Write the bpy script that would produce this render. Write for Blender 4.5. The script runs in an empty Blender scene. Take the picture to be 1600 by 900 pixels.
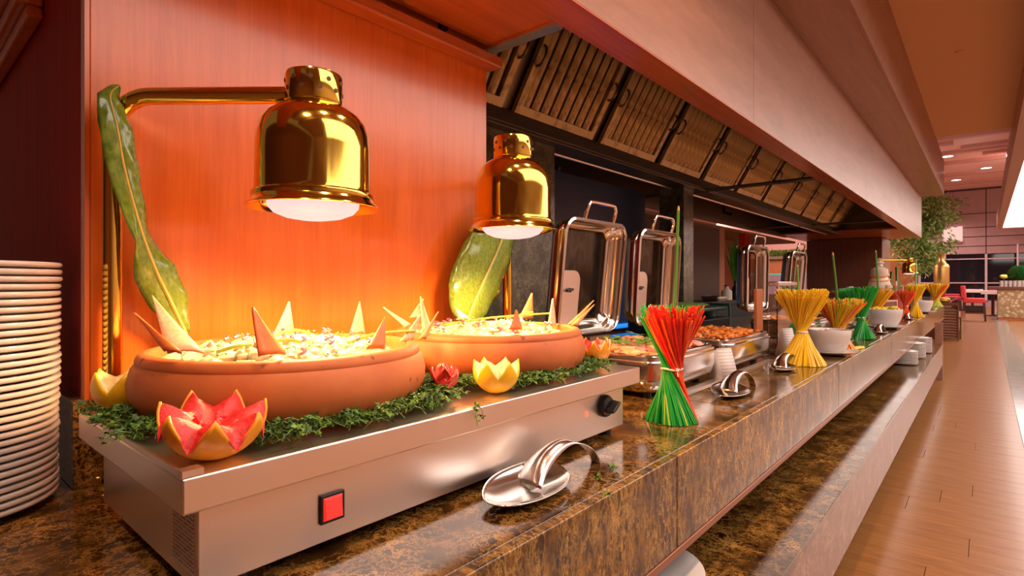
import bpy, bmesh, math, random
from mathutils import Vector, Matrix, noise

random.seed(7)
PI = math.pi
C = bpy.context.scene.collection
SC = bpy.context.scene

# ------------------------------------------------------------------ camera, world, lights, exposure
cam_d = bpy.data.cameras.new('camera')
cam = bpy.data.objects.new('camera', cam_d); C.objects.link(cam)
cam.location = (0, 0, 1.35)
cam.rotation_euler = (math.radians(90), 0, math.radians(40.777))
cam_d.sensor_width = 36.0
cam_d.lens = 36.0 * 858 / 1600
cam_d.shift_y = -10 / 1600
cam_d.clip_start = 0.02
SC.camera = cam

w = bpy.data.worlds.new('room_ambient'); SC.world = w; w.use_nodes = True
w.node_tree.nodes['Background'].inputs[0].default_value = (1.0, 0.58, 0.42, 1)
w.node_tree.nodes['Background'].inputs[1].default_value = 0.14

def area(name, loc, rot, sx, sy, power, col):
    l = bpy.data.lights.new(name, 'AREA'); l.shape = 'RECTANGLE'; l.size = sx; l.size_y = sy
    l.energy = power; l.color = col
    o = bpy.data.objects.new(name, l); C.objects.link(o); o.location = loc; o.rotation_euler = rot
    return o
# added unseen warm fills that brighten the kitchen behind the hood
area('kitchen_fill', (-4.6, 7.0, 2.15), (0, math.radians(-10), 0), 1.6, 6.0, 90, (1.0, 0.60, 0.42))

area('kitchen_fill', (-4.8, 17.0, 3.3), (math.radians(35), 0, 0), 3.0, 2.5, 170, (1.0, 0.70, 0.58))  # second added fill, for the coloured bands farther back
SC.view_settings.view_transform = 'Standard'
SC.view_settings.look = 'None'
SC.view_settings.gamma = 1.0
SC.view_settings.use_curve_mapping = False
SC.view_settings.exposure = 0.3

# ------------------------------------------------------------------ materials
MATS = {}
def newmat(name):
    m = bpy.data.materials.new(name); m.use_nodes = True
    nt = m.node_tree; b = nt.nodes['Principled BSDF']
    MATS[name] = m
    return m, nt, b
def setp(b, **k):
    al = {'rough': 'Roughness', 'metal': 'Metallic', 'spec': 'Specular IOR Level', 'coat': 'Coat Weight',
          'coat_rough': 'Coat Roughness', 'trans': 'Transmission Weight', 'ior': 'IOR', 'alpha': 'Alpha',
          'sss': 'Subsurface Weight', 'es': 'Emission Strength', 'aniso': 'Anisotropic'}
    for q, v in k.items():
        if q == 'col': b.inputs['Base Color'].default_value = (*v, 1)
        elif q == 'ec': b.inputs['Emission Color'].default_value = (*v, 1)
        else: b.inputs[al[q]].default_value = v
def ramp(nt, stops, interp='LINEAR'):
    r = nt.nodes.new('ShaderNodeValToRGB'); e = r.color_ramp.elements; r.color_ramp.interpolation = interp
    while len(e) < len(stops): e.new(0.5)
    for i, (p, c) in enumerate(stops): e[i].position = p; e[i].color = (*c, 1)
    return r
def coords(nt, scale=(1, 1, 1), out='Object', rot=(0, 0, 0)):
    t = nt.nodes.new('ShaderNodeTexCoord'); m = nt.nodes.new('ShaderNodeMapping')
    m.inputs['Scale'].default_value = scale; m.inputs['Rotation'].default_value = rot
    nt.links.new(t.outputs[out], m.inputs['Vector']); return m
def noisetex(nt, vec, scale=5, detail=4, rough=0.5, dist=0.0):
    n = nt.nodes.new('ShaderNodeTexNoise'); n.inputs['Scale'].default_value = scale; n.inputs['Detail'].default_value = detail
    n.inputs['Roughness'].default_value = rough; n.inputs['Distortion'].default_value = dist
    nt.links.new(vec, n.inputs['Vector']); return n
def bump(nt, b, h, strength=0.2, dist=0.002):
    u = nt.nodes.new('ShaderNodeBump'); u.inputs['Strength'].default_value = strength; u.inputs['Distance'].default_value = dist
    nt.links.new(h, u.inputs['Height']); nt.links.new(u.outputs[0], b.inputs['Normal'])
def plain(name, col, rough=0.5, metal=0.0, var=0.0, vs=20, **k):
    m, nt, b = newmat(name); setp(b, col=col, rough=rough, metal=metal, **k)
    if var > 0:
        n = noisetex(nt, coords(nt).outputs[0], vs, 4)
        r = ramp(nt, [(0.3, tuple(c * (1 - var) for c in col)), (0.7, tuple(min(1, c * (1 + var)) for c in col))])
        nt.links.new(n.outputs[0], r.inputs[0]); nt.links.new(r.outputs[0], b.inputs['Base Color'])
    return m
def wood(name, c1, c2, scale, rough=0.3, coat=0.0, dist=0.6, spec=0.5):
    m, nt, b = newmat(name); setp(b, rough=rough, coat=coat, coat_rough=0.12, spec=spec)
    mp = coords(nt, scale)
    n = noisetex(nt, mp.outputs[0], 1.0, 6, 0.6, dist)
    n2 = noisetex(nt, mp.outputs[0], 6.0, 3, 0.7, 0.2)
    mx = nt.nodes.new('ShaderNodeMix'); mx.data_type = 'FLOAT'; mx.inputs[0].default_value = 0.4
    nt.links.new(n.outputs[0], mx.inputs[2]); nt.links.new(n2.outputs[0], mx.inputs[3])
    r = ramp(nt, [(0.32, c1), (0.62, c2)])
    nt.links.new(mx.outputs[0], r.inputs[0]); nt.links.new(r.outputs[0], b.inputs['Base Color'])
    bump(nt, b, n2.outputs[0], 0.08, 0.001)
    return m
def marble(name, dark, mid, vein, scale=14, rough=0.12, stretch=(1, 1, 1)):
    m, nt, b = newmat(name); setp(b, rough=rough, spec=0.6)
    mp = coords(nt, stretch)
    n = noisetex(nt, mp.outputs[0], 9, 6, 0.7)
    vm = nt.nodes.new('ShaderNodeVectorMath'); vm.operation = 'MULTIPLY_ADD'
    vm.inputs[1].default_value = (0.17, 0.17, 0.17)
    nt.links.new(n.outputs['Color'], vm.inputs[0]); nt.links.new(mp.outputs[0], vm.inputs[2])
    outs = []
    for sc, w_ in ((scale * 0.8, 0.035), (scale * 2.4, 0.07)):
        v = nt.nodes.new('ShaderNodeTexVoronoi'); v.feature = 'DISTANCE_TO_EDGE'; v.inputs['Scale'].default_value = sc
        nt.links.new(vm.outputs[0], v.inputs['Vector'])
        r = ramp(nt, [(0.0, (1, 1, 1)), (w_, (0.25, 0.25, 0.25)), (w_ * 3, (0, 0, 0))]); nt.links.new(v.outputs['Distance'], r.inputs[0]); outs.append(r)
    n2 = noisetex(nt, mp.outputs[0], 9, 5, 0.65)
    gate = ramp(nt, [(0.36, (0.03, 0.03, 0.03)), (0.66, (1, 1, 1))]); nt.links.new(n2.outputs[0], gate.inputs[0])
    mxv = nt.nodes.new('ShaderNodeMix'); mxv.data_type = 'RGBA'; mxv.blend_type = 'LIGHTEN'; mxv.inputs[0].default_value = 1
    nt.links.new(outs[0].outputs[0], mxv.inputs[6]); nt.links.new(outs[1].outputs[0], mxv.inputs[7])
    mul = nt.nodes.new('ShaderNodeMix'); mul.data_type = 'RGBA'; mul.blend_type = 'MULTIPLY'; mul.inputs[0].default_value = 1
    nt.links.new(mxv.outputs[2], mul.inputs[6]); nt.links.new(gate.outputs[0], mul.inputs[7])
    base = ramp(nt, [(0.36, dark), (0.55, tuple((a_ + b_) / 2.6 for a_, b_ in zip(dark, mid))), (0.72, mid)]); n3 = noisetex(nt, mp.outputs[0], 16, 5, 0.6); nt.links.new(n3.outputs[0], base.inputs[0])
    fin = nt.nodes.new('ShaderNodeMix'); fin.data_type = 'RGBA'
    nt.links.new(mul.outputs[2], fin.inputs[0]); nt.links.new(base.outputs[0], fin.inputs[6]); fin.inputs[7].default_value = (*vein, 1)
    nt.links.new(fin.outputs[2], b.inputs['Base Color'])
    return m
def brushed(name, col, rough=0.3, scale=(2, 2, 200), amount=0.12):
    m, nt, b = newmat(name); setp(b, col=col, metal=1.0, rough=rough)
    n = noisetex(nt, coords(nt, scale).outputs[0], 3, 4, 0.6)
    mr = nt.nodes.new('ShaderNodeMapRange'); mr.inputs[3].default_value = max(0.03, rough - amount); mr.inputs[4].default_value = rough + amount
    nt.links.new(n.outputs[0], mr.inputs[0]); nt.links.new(mr.outputs[0], b.inputs['Roughness'])
    bump(nt, b, n.outputs[0], 0.04, 0.0006)
    return m
def glow(name, col, strength):
    m, nt, b = newmat(name); setp(b, col=(0.05, 0.05, 0.05), ec=col, es=strength); return m

M = MATS
wood('cherry', (0.62, 0.130, 0.016), (0.76, 0.185, 0.024), (26, 26, 1.1), 0.24, 0.25)
wood('cherry_lengthwise', (0.40, 0.085, 0.022), (0.56, 0.14, 0.032), (26, 1.0, 26), 0.26, 0.2)
wood('dark_cherry', (0.34, 0.016, 0.006), (0.48, 0.034, 0.012), (30, 30, 1.2), 0.5, 0.0, spec=0.02)
wood('facade_wood', (0.27, 0.125, 0.075), (0.38, 0.185, 0.115), (14, 0.9, 5), 0.36, 0.1)
wood('trim_wood', (0.20, 0.06, 0.022), (0.30, 0.10, 0.036), (26, 1.0, 26), 0.35)
wood('walnut_wall', (0.10, 0.03, 0.016), (0.17, 0.055, 0.028), (24, 24, 0.9), 0.35)
wood('orange_wall', (0.42, 0.12, 0.04), (0.52, 0.17, 0.06), (16, 16, 0.9), 0.4)
wood('plank_wood', (0.18, 0.068, 0.016), (0.38, 0.160, 0.046), (1.6, 22, 20), 0.30, 0.15, 1.2)
marble('emperador', (0.012, 0.004, 0.002), (0.13, 0.056, 0.011), (0.50, 0.255, 0.055), 15)
marble('emperador_upright', (0.022, 0.007, 0.003), (0.26, 0.115, 0.018), (0.62, 0.33, 0.06), 12, 0.14, (1, 1.9, 0.8))
marble('emperador_lit', (0.20, 0.095, 0.05), (0.34, 0.18, 0.11), (0.46, 0.28, 0.18), 12, 0.22)  # lightbox reflection on the shelf front put into the marble colour
marble('grey_marble', (0.05, 0.045, 0.028), (0.17, 0.15, 0.085), (0.42, 0.36, 0.20), 16, 0.3)
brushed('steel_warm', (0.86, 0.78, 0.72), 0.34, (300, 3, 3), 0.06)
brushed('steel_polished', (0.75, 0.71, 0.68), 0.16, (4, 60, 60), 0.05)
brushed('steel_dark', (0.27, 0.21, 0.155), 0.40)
brushed('galvanized', (0.56, 0.40, 0.20), 0.42, (3, 3, 3), 0.1)
m = MATS['galvanized']; nt = m.node_tree; b = nt.nodes['Principled BSDF']        # baked-on grease and soot
n = noisetex(nt, coords(nt, (3, 5, 3)).outputs[0], 2.2, 5, 0.65); r = ramp(nt, [(0.30, (0.10, 0.06, 0.028)), (0.50, (0.60, 0.42, 0.20))]); nt.links.new(n.outputs[0], r.inputs[0]); nt.links.new(r.outputs[0], b.inputs['Base Color']); b.inputs['Metallic'].default_value = 0.75
brushed('brass', (0.82, 0.57, 0.10), 0.10, (60, 60, 2), 0.05)
brushed('old_brass', (0.58, 0.38, 0.13), 0.38, (10, 10, 10), 0.08)
plain('chrome', (0.85, 0.82, 0.80), 0.08, 1.0)
plain('porcelain', (0.64, 0.59, 0.55), 0.16, coat=0.3)
plain('black_plastic', (0.012, 0.011, 0.011), 0.28)
plain('black_iron', (0.025, 0.02, 0.018), 0.5, 0.4)
plain('hole_dark', (0.10, 0.035, 0.008), 0.6)
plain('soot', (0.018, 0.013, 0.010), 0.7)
glow('switch_red', (1.0, 0.02, 0.01), 0.75)
glow('pilot_red', (1.0, 0.16, 0.06), 1.2)
plain('red_dot', (0.85, 0.04, 0.04), 0.4)
plain('yellow_sticker', (0.9, 0.72, 0.05), 0.5)
glow('bulb_glass', (1.0, 0.74, 0.70), 0.75)
glow('lightbox', (1.0, 0.84, 0.77), 3.4)
glow('downlight', (1.0, 0.90, 0.85), 6.0)
glow('sconce_glow', (1.0, 0.50, 0.44), 0.95)
glow('cyan_lamp', (0.1, 0.9, 0.9), 3.0)
glow('blue_strip', (0.01, 0.22, 0.75), 1.1)
# terracotta
m, nt, b = newmat('terracotta'); setp(b, rough=0.62)
mp = coords(nt); n = noisetex(nt, mp.outputs[0], 7, 6, 0.6); r = ramp(nt, [(0.3, (0.45, 0.100, 0.022)), (0.7, (0.58, 0.165, 0.036))])
nt.links.new(n.outputs[0], r.inputs[0])
n2 = noisetex(nt, mp.outputs[0], 38, 2, 0.4); r2 = ramp(nt, [(0.70, (1, 1, 1)), (0.76, (0.25, 0.2, 0.18))]); nt.links.new(n2.outputs[0], r2.inputs[0])
mx = nt.nodes.new('ShaderNodeMix'); mx.data_type = 'RGBA'; mx.blend_type = 'MULTIPLY'; mx.inputs[0].default_value = 0.8
nt.links.new(r.outputs[0], mx.inputs[6]); nt.links.new(r2.outputs[0], mx.inputs[7]); nt.links.new(mx.outputs[2], b.inputs['Base Color'])
bump(nt, b, n.outputs[0], 0.12, 0.003)
plain('salad_cream', (0.60, 0.52, 0.30), 0.4, var=0.3, vs=60, sss=0.1)
plain('salad_purple', (0.42, 0.10, 0.18), 0.4)
plain('herb', (0.07, 0.20, 0.02), 0.5, var=0.4, vs=60)
plain('chive', (0.36, 0.52, 0.05), 0.35)
plain('crisp', (0.70, 0.30, 0.09), 0.55, var=0.2, vs=90)
plain('crisp_pale', (0.66, 0.44, 0.23), 0.55, var=0.18, vs=120)
plain('carrot', (0.78, 0.17, 0.03), 0.45, var=0.15, vs=40)
plain('rind_orange', (0.88, 0.34, 0.02), 0.35, var=0.08, vs=50)
plain('pith', (0.90, 0.70, 0.42), 0.5)
plain('flesh_red', (0.72, 0.030, 0.030), 0.34, var=0.35, vs=160, sss=0.1)
m = MATS['flesh_red']; nt = m.node_tree; bump(nt, nt.nodes['Principled BSDF'], noisetex(nt, coords(nt).outputs[0], 220, 4, 0.7).outputs[0], 0.5, 0.003)
plain('rind_yellow', (0.90, 0.52, 0.015), 0.35, var=0.12, vs=18)
plain('flesh_yellow', (0.92, 0.76, 0.32), 0.3, var=0.12, vs=80)
plain('tomato', (0.78, 0.045, 0.03), 0.18, coat=0.4)
plain('tomato_light', (0.88, 0.20, 0.13), 0.3)
plain('parsley', (0.045, 0.12, 0.018), 0.55, var=0.5, vs=70)
plain('parsley_light', (0.13, 0.26, 0.025), 0.5, var=0.3, vs=70)
plain('midrib', (0.62, 0.46, 0.10), 0.4)
m, nt, b = newmat('banana_leaf'); setp(b, rough=0.32)
n = noisetex(nt, coords(nt, (8, 90, 60)).outputs[0], 1.2, 4, 0.6); r = ramp(nt, [(0.3, (0.085, 0.17, 0.016)), (0.7, (0.20, 0.30, 0.035))])
nt.links.new(n.outputs[0], r.inputs[0]); nt.links.new(r.outputs[0], b.inputs['Base Color']); bump(nt, b, n.outputs[0], 0.3, 0.002); setp(b, rough=0.2, coat=0.5)
plain('pasta_yellow', (0.90, 0.56, 0.015), 0.35, var=0.1, vs=200)
plain('pasta_red', (0.90, 0.035, 0.03), 0.32, var=0.1, vs=200)
plain('pasta_orange', (0.92, 0.16, 0.02), 0.32)
plain('pasta_green', (0.015, 0.36, 0.04), 0.32, var=0.1, vs=200)
plain('pasta_lime', (0.50, 0.62, 0.05), 0.32)
plain('string', (0.85, 0.72, 0.58), 0.7)
plain('stalk_green', (0.12, 0.30, 0.035), 0.35)
plain('stalk_tip', (0.70, 0.36, 0.14), 0.5)
plain('fish', (0.88, 0.42, 0.18), 0.35, var=0.25, vs=40)
plain('fish_pink', (0.85, 0.34, 0.26), 0.35)
plain('stew', (0.72, 0.22, 0.03), 0.3, var=0.4, vs=60)
plain('stew_dark', (0.30, 0.07, 0.02), 0.3)
plain('red_sauce', (0.55, 0.02, 0.02), 0.2)
plain('fruit_yellow', (0.92, 0.68, 0.08), 0.35, var=0.15, vs=40)
plain('paper', (0.80, 0.74, 0.70), 0.6)
plain('paper_grey', (0.36, 0.31, 0.29), 0.6)
m, nt, b = newmat('print_label'); setp(b, rough=0.5)
br = nt.nodes.new('ShaderNodeTexBrick'); br.inputs['Color1'].default_value = (0.16, 0.12, 0.11, 1); br.inputs['Color2'].default_value = (0.42, 0.35, 0.32, 1); br.inputs['Mortar'].default_value = (0.66, 0.57, 0.53, 1)
br.inputs['Scale'].default_value = 1.0; br.inputs['Brick Width'].default_value = 0.022; br.inputs['Row Height'].default_value = 0.0060; br.inputs['Mortar Size'].default_value = 0.0019
mp = coords(nt, (1, 1, 1), rot=(math.radians(90), 0, 0)); nt.links.new(mp.outputs[0], br.inputs['Vector']); nt.links.new(br.outputs[0], b.inputs['Base Color'])
m, nt, b = newmat('print_card'); setp(b, rough=0.55)
wv = nt.nodes.new('ShaderNodeTexWave'); wv.bands_direction = 'Z'; wv.inputs['Scale'].default_value = 22; wv.inputs['Distortion'].default_value = 0.4
mp = coords(nt); nt.links.new(mp.outputs[0], wv.inputs['Vector']); r = ramp(nt, [(0.60, (0.70, 0.62, 0.58)), (0.8, (0.52, 0.45, 0.42))]); nt.links.new(wv.outputs[0], r.inputs[0]); nt.links.new(r.outputs[0], b.inputs['Base Color'])
m, nt, b = newmat('clear_glass'); setp(b, col=(0.95, 0.95, 0.93), rough=0.02, trans=1.0, ior=1.45)
m, nt, b = newmat('lid_glass')          # greasy smoked glass: tinted see-through with a weak, smeared reflection
tr_ = nt.nodes.new('ShaderNodeBsdfTransparent'); gl_ = nt.nodes.new('ShaderNodeBsdfGlossy'); mxs = nt.nodes.new('ShaderNodeMixShader')
gl_.inputs['Roughness'].default_value = 0.08; gl_.inputs['Color'].default_value = (1, 0.9, 0.75, 1)
n = noisetex(nt, coords(nt, (2, 2, 1)).outputs[0], 5, 5, 0.6, 1.8)
r = ramp(nt, [(0.40, (0.62, 0.56, 0.46)), (0.60, (0.42, 0.36, 0.24)), (0.72, (0.20, 0.17, 0.12))]); nt.links.new(n.outputs[0], r.inputs[0]); nt.links.new(r.outputs[0], tr_.inputs[0])
r = ramp(nt, [(0.40, (0.03, 0.03, 0.03)), (0.70, (0.11, 0.11, 0.11))]); nt.links.new(n.outputs[0], r.inputs[0]); nt.links.new(r.outputs[0], mxs.inputs[0])
nt.links.new(tr_.outputs[0], mxs.inputs[1]); nt.links.new(gl_.outputs[0], mxs.inputs[2]); nt.links.new(mxs.outputs[0], nt.nodes['Material Output'].inputs['Surface'])
m, nt, b = newmat('night_glass'); setp(b, col=(0.012, 0.010, 0.016), rough=0.05, spec=0.6)
plain('blue_panel', (0.03, 0.045, 0.10), 0.35)
plain('ceiling_tan', (0.70, 0.38, 0.18), 0.7)
plain('ceiling_pink', (0.84, 0.54, 0.48), 0.7)
plain('beam_pink', (0.62, 0.34, 0.28), 0.7)
plain('bulkhead', (0.46, 0.27, 0.22), 0.5)
plain('wall_mauve', (0.42, 0.27, 0.27), 0.6, var=0.06, vs=3)
plain('joint_dark', (0.12, 0.07, 0.06), 0.8)
plain('kitchen_wall', (0.10, 0.045, 0.025), 0.6)
plain('kitchen_ceiling', (0.34, 0.20, 0.06), 0.6)
plain('wall_pink', (0.70, 0.38, 0.36), 0.6)
plain('wall_cream', (0.74, 0.50, 0.40), 0.7)
plain('wall_dim', (0.22, 0.07, 0.04), 0.7)
plain('wall_purple', (0.34, 0.22, 0.30), 0.6)
plain('mint', (0.20, 0.55, 0.42), 0.5)
plain('mullion', (0.55, 0.44, 0.46), 0.4)
plain('stone_strip', (0.36, 0.33, 0.30), 0.12, var=0.12, vs=6)
plain('floor_seam', (0.09, 0.035, 0.014), 0.6)
plain('red_fabric', (0.72, 0.05, 0.05), 0.7)
plain('red_fabric_dark', (0.36, 0.02, 0.04), 0.7)
plain('chair_wood', (0.06, 0.022, 0.014), 0.4)
plain('tablecloth', (0.80, 0.66, 0.64), 0.7)
m, nt, b = newmat('pebble_front'); setp(b, rough=0.45)
v = nt.nodes.new('ShaderNodeTexVoronoi'); v.inputs['Scale'].default_value = 9; nt.links.new(coords(nt).outputs[0], v.inputs['Vector'])
r = ramp(nt, [(0.15, (0.74, 0.60, 0.38)), (0.55, (0.36, 0.25, 0.12))]); nt.links.new(v.outputs['Distance'], r.inputs[0]); nt.links.new(r.outputs[0], b.inputs['Base Color']); bump(nt, b, v.outputs['Distance'], 0.6, 0.02)
plain('tree_leaf', (0.20, 0.34, 0.06), 0.5, var=0.5, vs=8)
plain('tree_leaf_pale', (0.55, 0.56, 0.26), 0.5)
plain('bark', (0.22, 0.17, 0.10), 0.8)
plain('palm', (0.03, 0.22, 0.03), 0.45, var=0.4, vs=14)
plain('teal_steel', (0.10, 0.22, 0.20), 0.3, 0.7)
plain('green_cloth', (0.30, 0.42, 0.10), 0.6)
plain('basket', (0.42, 0.22, 0.08), 0.7, var=0.4, vs=120)
plain('cream_ceramic', (0.78, 0.64, 0.50), 0.35)
plain('orange_ceramic', (0.78, 0.32, 0.06), 0.35)
plain('red_jelly', (0.80, 0.05, 0.02), 0.2)
plain('grey_label', (0.40, 0.37, 0.36), 0.6)

# ------------------------------------------------------------------ mesh building
class MB:
    def __init__(s): s.v = []; s.f = []
    def add(s, vs, fs, M_=None):
        n = len(s.v)
        s.v += [tuple(M_ @ Vector(p)) if M_ is not None else tuple(p) for p in vs]
        s.f += [tuple(i + n for i in f) for f in fs]; return s
    def box(s, x0, x1, y0, y1, z0, z1, M_=None):
        vs = [(x, y, z) for z in (z0, z1) for y in (y0, y1) for x in (x0, x1)]
        return s.add(vs, [(0, 2, 3, 1), (4, 5, 7, 6), (0, 1, 5, 4), (2, 6, 7, 3), (0, 4, 6, 2), (1, 3, 7, 5)], M_)
    def lathe(s, prof, n=32, M_=None, sx=1, sy=1):
        vs = []; fs = []; rings = []
        for r, z in prof:
            if r < 1e-6: rings.append([len(vs)]); vs.append((0, 0, z))
            else:
                rings.append(list(range(len(vs), len(vs) + n)))
                vs += [(r * sx * math.cos(2 * PI * i / n), r * sy * math.sin(2 * PI * i / n), z) for i in range(n)]
        for a, b in zip(rings, rings[1:]):
            for i in range(n):
                j = (i + 1) % n
                if len(a) == 1 and len(b) == 1: continue
                if len(a) == 1: fs.append((a[0], b[j], b[i]))
                elif len(b) == 1: fs.append((a[i], a[j], b[0]))
                else: fs.append((a[i], a[j], b[j], b[i]))
        return s.add(vs, fs, M_)
    def tube(s, path, r, n=10, M_=None, cap=True, flat=1.0, closed=False):
        path = [Vector(p) for p in path]; m_ = len(path)
        rad = r if isinstance(r, (list, tuple)) else [r] * m_
        vs = []; fs = []; up = None
        for i, p in enumerate(path):
            if closed: t = path[(i + 1) % m_] - path[i - 1]
            else: t = path[min(i + 1, m_ - 1)] - path[max(i - 1, 0)]
            t = t.normalized() if t.length > 1e-9 else Vector((0, 0, 1))
            if up is None:
                up = Vector((0, 0, 1)) if abs(t.z) < 0.9 else Vector((1, 0, 0))
            a = t.cross(up)
            if a.length < 1e-6: a = t.orthogonal()
            a.normalize(); b = a.cross(t).normalized(); up = b
            for k in range(n):
                q = 2 * PI * k / n
                vs.append(p + a * (math.cos(q) * rad[i]) + b * (math.sin(q) * rad[i] * flat))
        for i in range(m_ if closed else m_ - 1):
            i2 = (i + 1) % m_
            for k in range(n):
                k2 = (k + 1) % n
                fs.append((i * n + k, i * n + k2, i2 * n + k2, i2 * n + k))
        if cap and not closed:
            fs.append(tuple(range(n - 1, -1, -1))); fs.append(tuple(range((m_ - 1) * n, m_ * n)))
        return s.add(vs, fs, M_)
    def loft(s, rings, cap0=True, cap1=True, M_=None):
        n = len(rings[0]); vs = [p for r in rings for p in r]; fs = []
        for i in range(len(rings) - 1):
            for k in range(n):
                k2 = (k + 1) % n
                fs.append((i * n + k, i * n + k2, (i + 1) * n + k2, (i + 1) * n + k))
        if cap0: fs.append(tuple(range(n - 1, -1, -1)))
        if cap1: fs.append(tuple(range((len(rings) - 1) * n, len(rings) * n)))
        return s.add(vs, fs, M_)
    def blob(s, c, r, sub=1, amt=0.3, squash=(1, 1, 1), seed=0):
        bm = bmesh.new(); bmesh.ops.create_icosphere(bm, subdivisions=sub, radius=1)
        off = Vector((seed * 3.1, seed * 1.7, seed * 0.9))
        vs = []
        for v in bm.verts:
            k = 1 + amt * noise.noise(v.co * 1.4 + off)
            vs.append((c[0] + v.co.x * r * k * squash[0], c[1] + v.co.y * r * k * squash[1], c[2] + v.co.z * r * k * squash[2]))
        fs = [tuple(v.index for v in f.verts) for f in bm.faces]; bm.free()
        return s.add(vs, fs)
    def sheet(s, grid, th=0.0):
        ny = len(grid); nx = len(grid[0]); vs = [p for row in grid for p in row]
        fs = [(j * nx + i, j * nx + i + 1, (j + 1) * nx + i + 1, (j + 1) * nx + i) for j in range(ny - 1) for i in range(nx - 1)]
        return s.add(vs, fs)
    def mesh(s, name, ang=35):
        me = bpy.data.meshes.new(name); me.from_pydata(s.v, [], s.f); me.update()
        bm = bmesh.new(); bm.from_mesh(me); bmesh.ops.recalc_face_normals(bm, faces=bm.faces); bm.to_mesh(me); bm.free()
        me.polygons.foreach_set('use_smooth', [True] * len(me.polygons))
        me.set_sharp_from_angle(angle=math.radians(ang))
        return me
def part(name, mb, mat, parent=None, bevel=0.0, solid=0.0, sub=0, label=None, stuff=False, ang=35):
    me = mb.mesh(name, ang) if isinstance(mb, MB) else mb
    o = bpy.data.objects.new(name, me); C.objects.link(o)
    if mat and not me.materials: me.materials.append(M[mat])
    if parent: o.parent = parent
    if solid: md = o.modifiers.new('solid', 'SOLIDIFY'); md.thickness = solid; md.offset = 0
    if bevel: md = o.modifiers.new('bevel', 'BEVEL'); md.width = bevel; md.segments = 2; md.limit_method = 'ANGLE'
    if sub: md = o.modifiers.new('sub', 'SUBSURF'); md.levels = sub; md.render_levels = sub
    if label: o['label'] = label
    if stuff: o['kind'] = 'stuff'
    return o
def tag(o, label, cat, group=None, kind=None):
    o['label'] = label; o['category'] = cat
    if group: o['group'] = group
    if kind: o['kind'] = kind
    return o
def thing(name, label, cat, loc=(0, 0, 0), rz=0, group=None):
    o = bpy.data.objects.new(name, None); C.objects.link(o); o.empty_display_size = 0.05
    o.location = loc; o.rotation_euler = (0, 0, rz)
    return tag(o, label, cat, group)
def struct(name, label=None):
    o = bpy.data.objects.new(name, None); C.objects.link(o); o.empty_display_size = 0.1; o['kind'] = 'structure'
    if label: o['label'] = label
    return o
def smesh(name, mb, mat, label=None, bevel=0):
    o = part(name, mb, mat, None, bevel); o['kind'] = 'structure'
    if label: o['label'] = label
    return o
def dup(o, loc=None, rz=None, label=None, scale=None, parent=None):
    c = o.copy(); C.objects.link(c)
    if parent: c.parent = parent
    if loc is not None: c.location = loc
    if rz is not None: c.rotation_euler = (0, 0, rz)
    if label: c['label'] = label
    if scale: c.scale = (scale, scale, scale)
    for ch in list(o.children): dup(ch, parent=c)
    return c
def T(x, y, z): return Matrix.Translation((x, y, z))
def rrect(hx, hy, r, z, n=5, cx=0, cy=0):
    pts = []
    for (sx, sy, a0) in ((1, 1, 0), (-1, 1, 90), (-1, -1, 180), (1, -1, 270)):
        for k in range(n + 1):
            a = math.radians(a0 + 90 * k / n)
            pts.append((cx + sx * (hx - r) + r * math.cos(a), cy + sy * (hy - r) + r * math.sin(a), z))
    return pts
def bez(pts, n):
    # Catmull-Rom through the points
    P_ = [Vector(p) for p in pts]; out = []
    for i in range(len(P_) - 1):
        p0 = P_[max(i - 1, 0)]; p1 = P_[i]; p2 = P_[i + 1]; p3 = P_[min(i + 2, len(P_) - 1)]
        for k in range(n):
            t = k / n
            out.append(0.5 * ((2 * p1) + (p2 - p0) * t + (2 * p0 - 5 * p1 + 4 * p2 - p3) * t * t + (3 * p1 - p0 - 3 * p2 + p3) * t ** 3))
    out.append(P_[-1]); return out

# ------------------------------------------------------------------ the room
fl = struct('floor')
part('floor_base', MB().box(-6, 6, -2, 39, -0.06, -0.012), 'floor_seam', fl)
rnd = random.Random(3)
pw, pl = 0.25, 0.92
plank_me = {}
y = 0.0; row = 0
while y < 7.4:                                     # the planks that can be told apart lie across the aisle
    off = rnd.choice([0.0, 0.3, 0.6, 0.45])
    x = 0.236
    edges = [x]; x -= off if off > 0.1 else pl
    while x > -1.45: edges.append(x); x -= pl
    edges.append(-1.45)
    for a, b_ in zip(edges, edges[1:]):
        L = round(a - b_, 3)
        if L not in plank_me:
            plank_me[L] = MB().box(-L + 0.0015, -0.0015, 0.0008, pw - 0.0008, -0.012, 0).mesh('plank')
        p = part('plank', plank_me[L], 'plank_wood', fl); p.location = (a, y, rnd.uniform(-0.0006, 0))
    y += pw; row += 1
far_planks = MB()
while y < 38:                                      # further off the boards run together
    far_planks.box(-4.2, 0.236, y + 0.0008, y + pw - 0.0008, -0.012, 0); y += pw
part('plank_field', far_planks, 'plank_wood', fl, stuff=True)
part('stone_strip', MB().box(0.238, 0.54, -1, 38, -0.012, 0.001), 'stone_strip', fl, label='grey polished stone strip beside the planks')
side = MB(); y = 0.0
while y < 38: side.box(0.542, 5, y + 0.0008, y + pw - 0.0008, -0.012, 0); y += pw
part('plank_field', side, 'plank_wood', fl, stuff=True)

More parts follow.
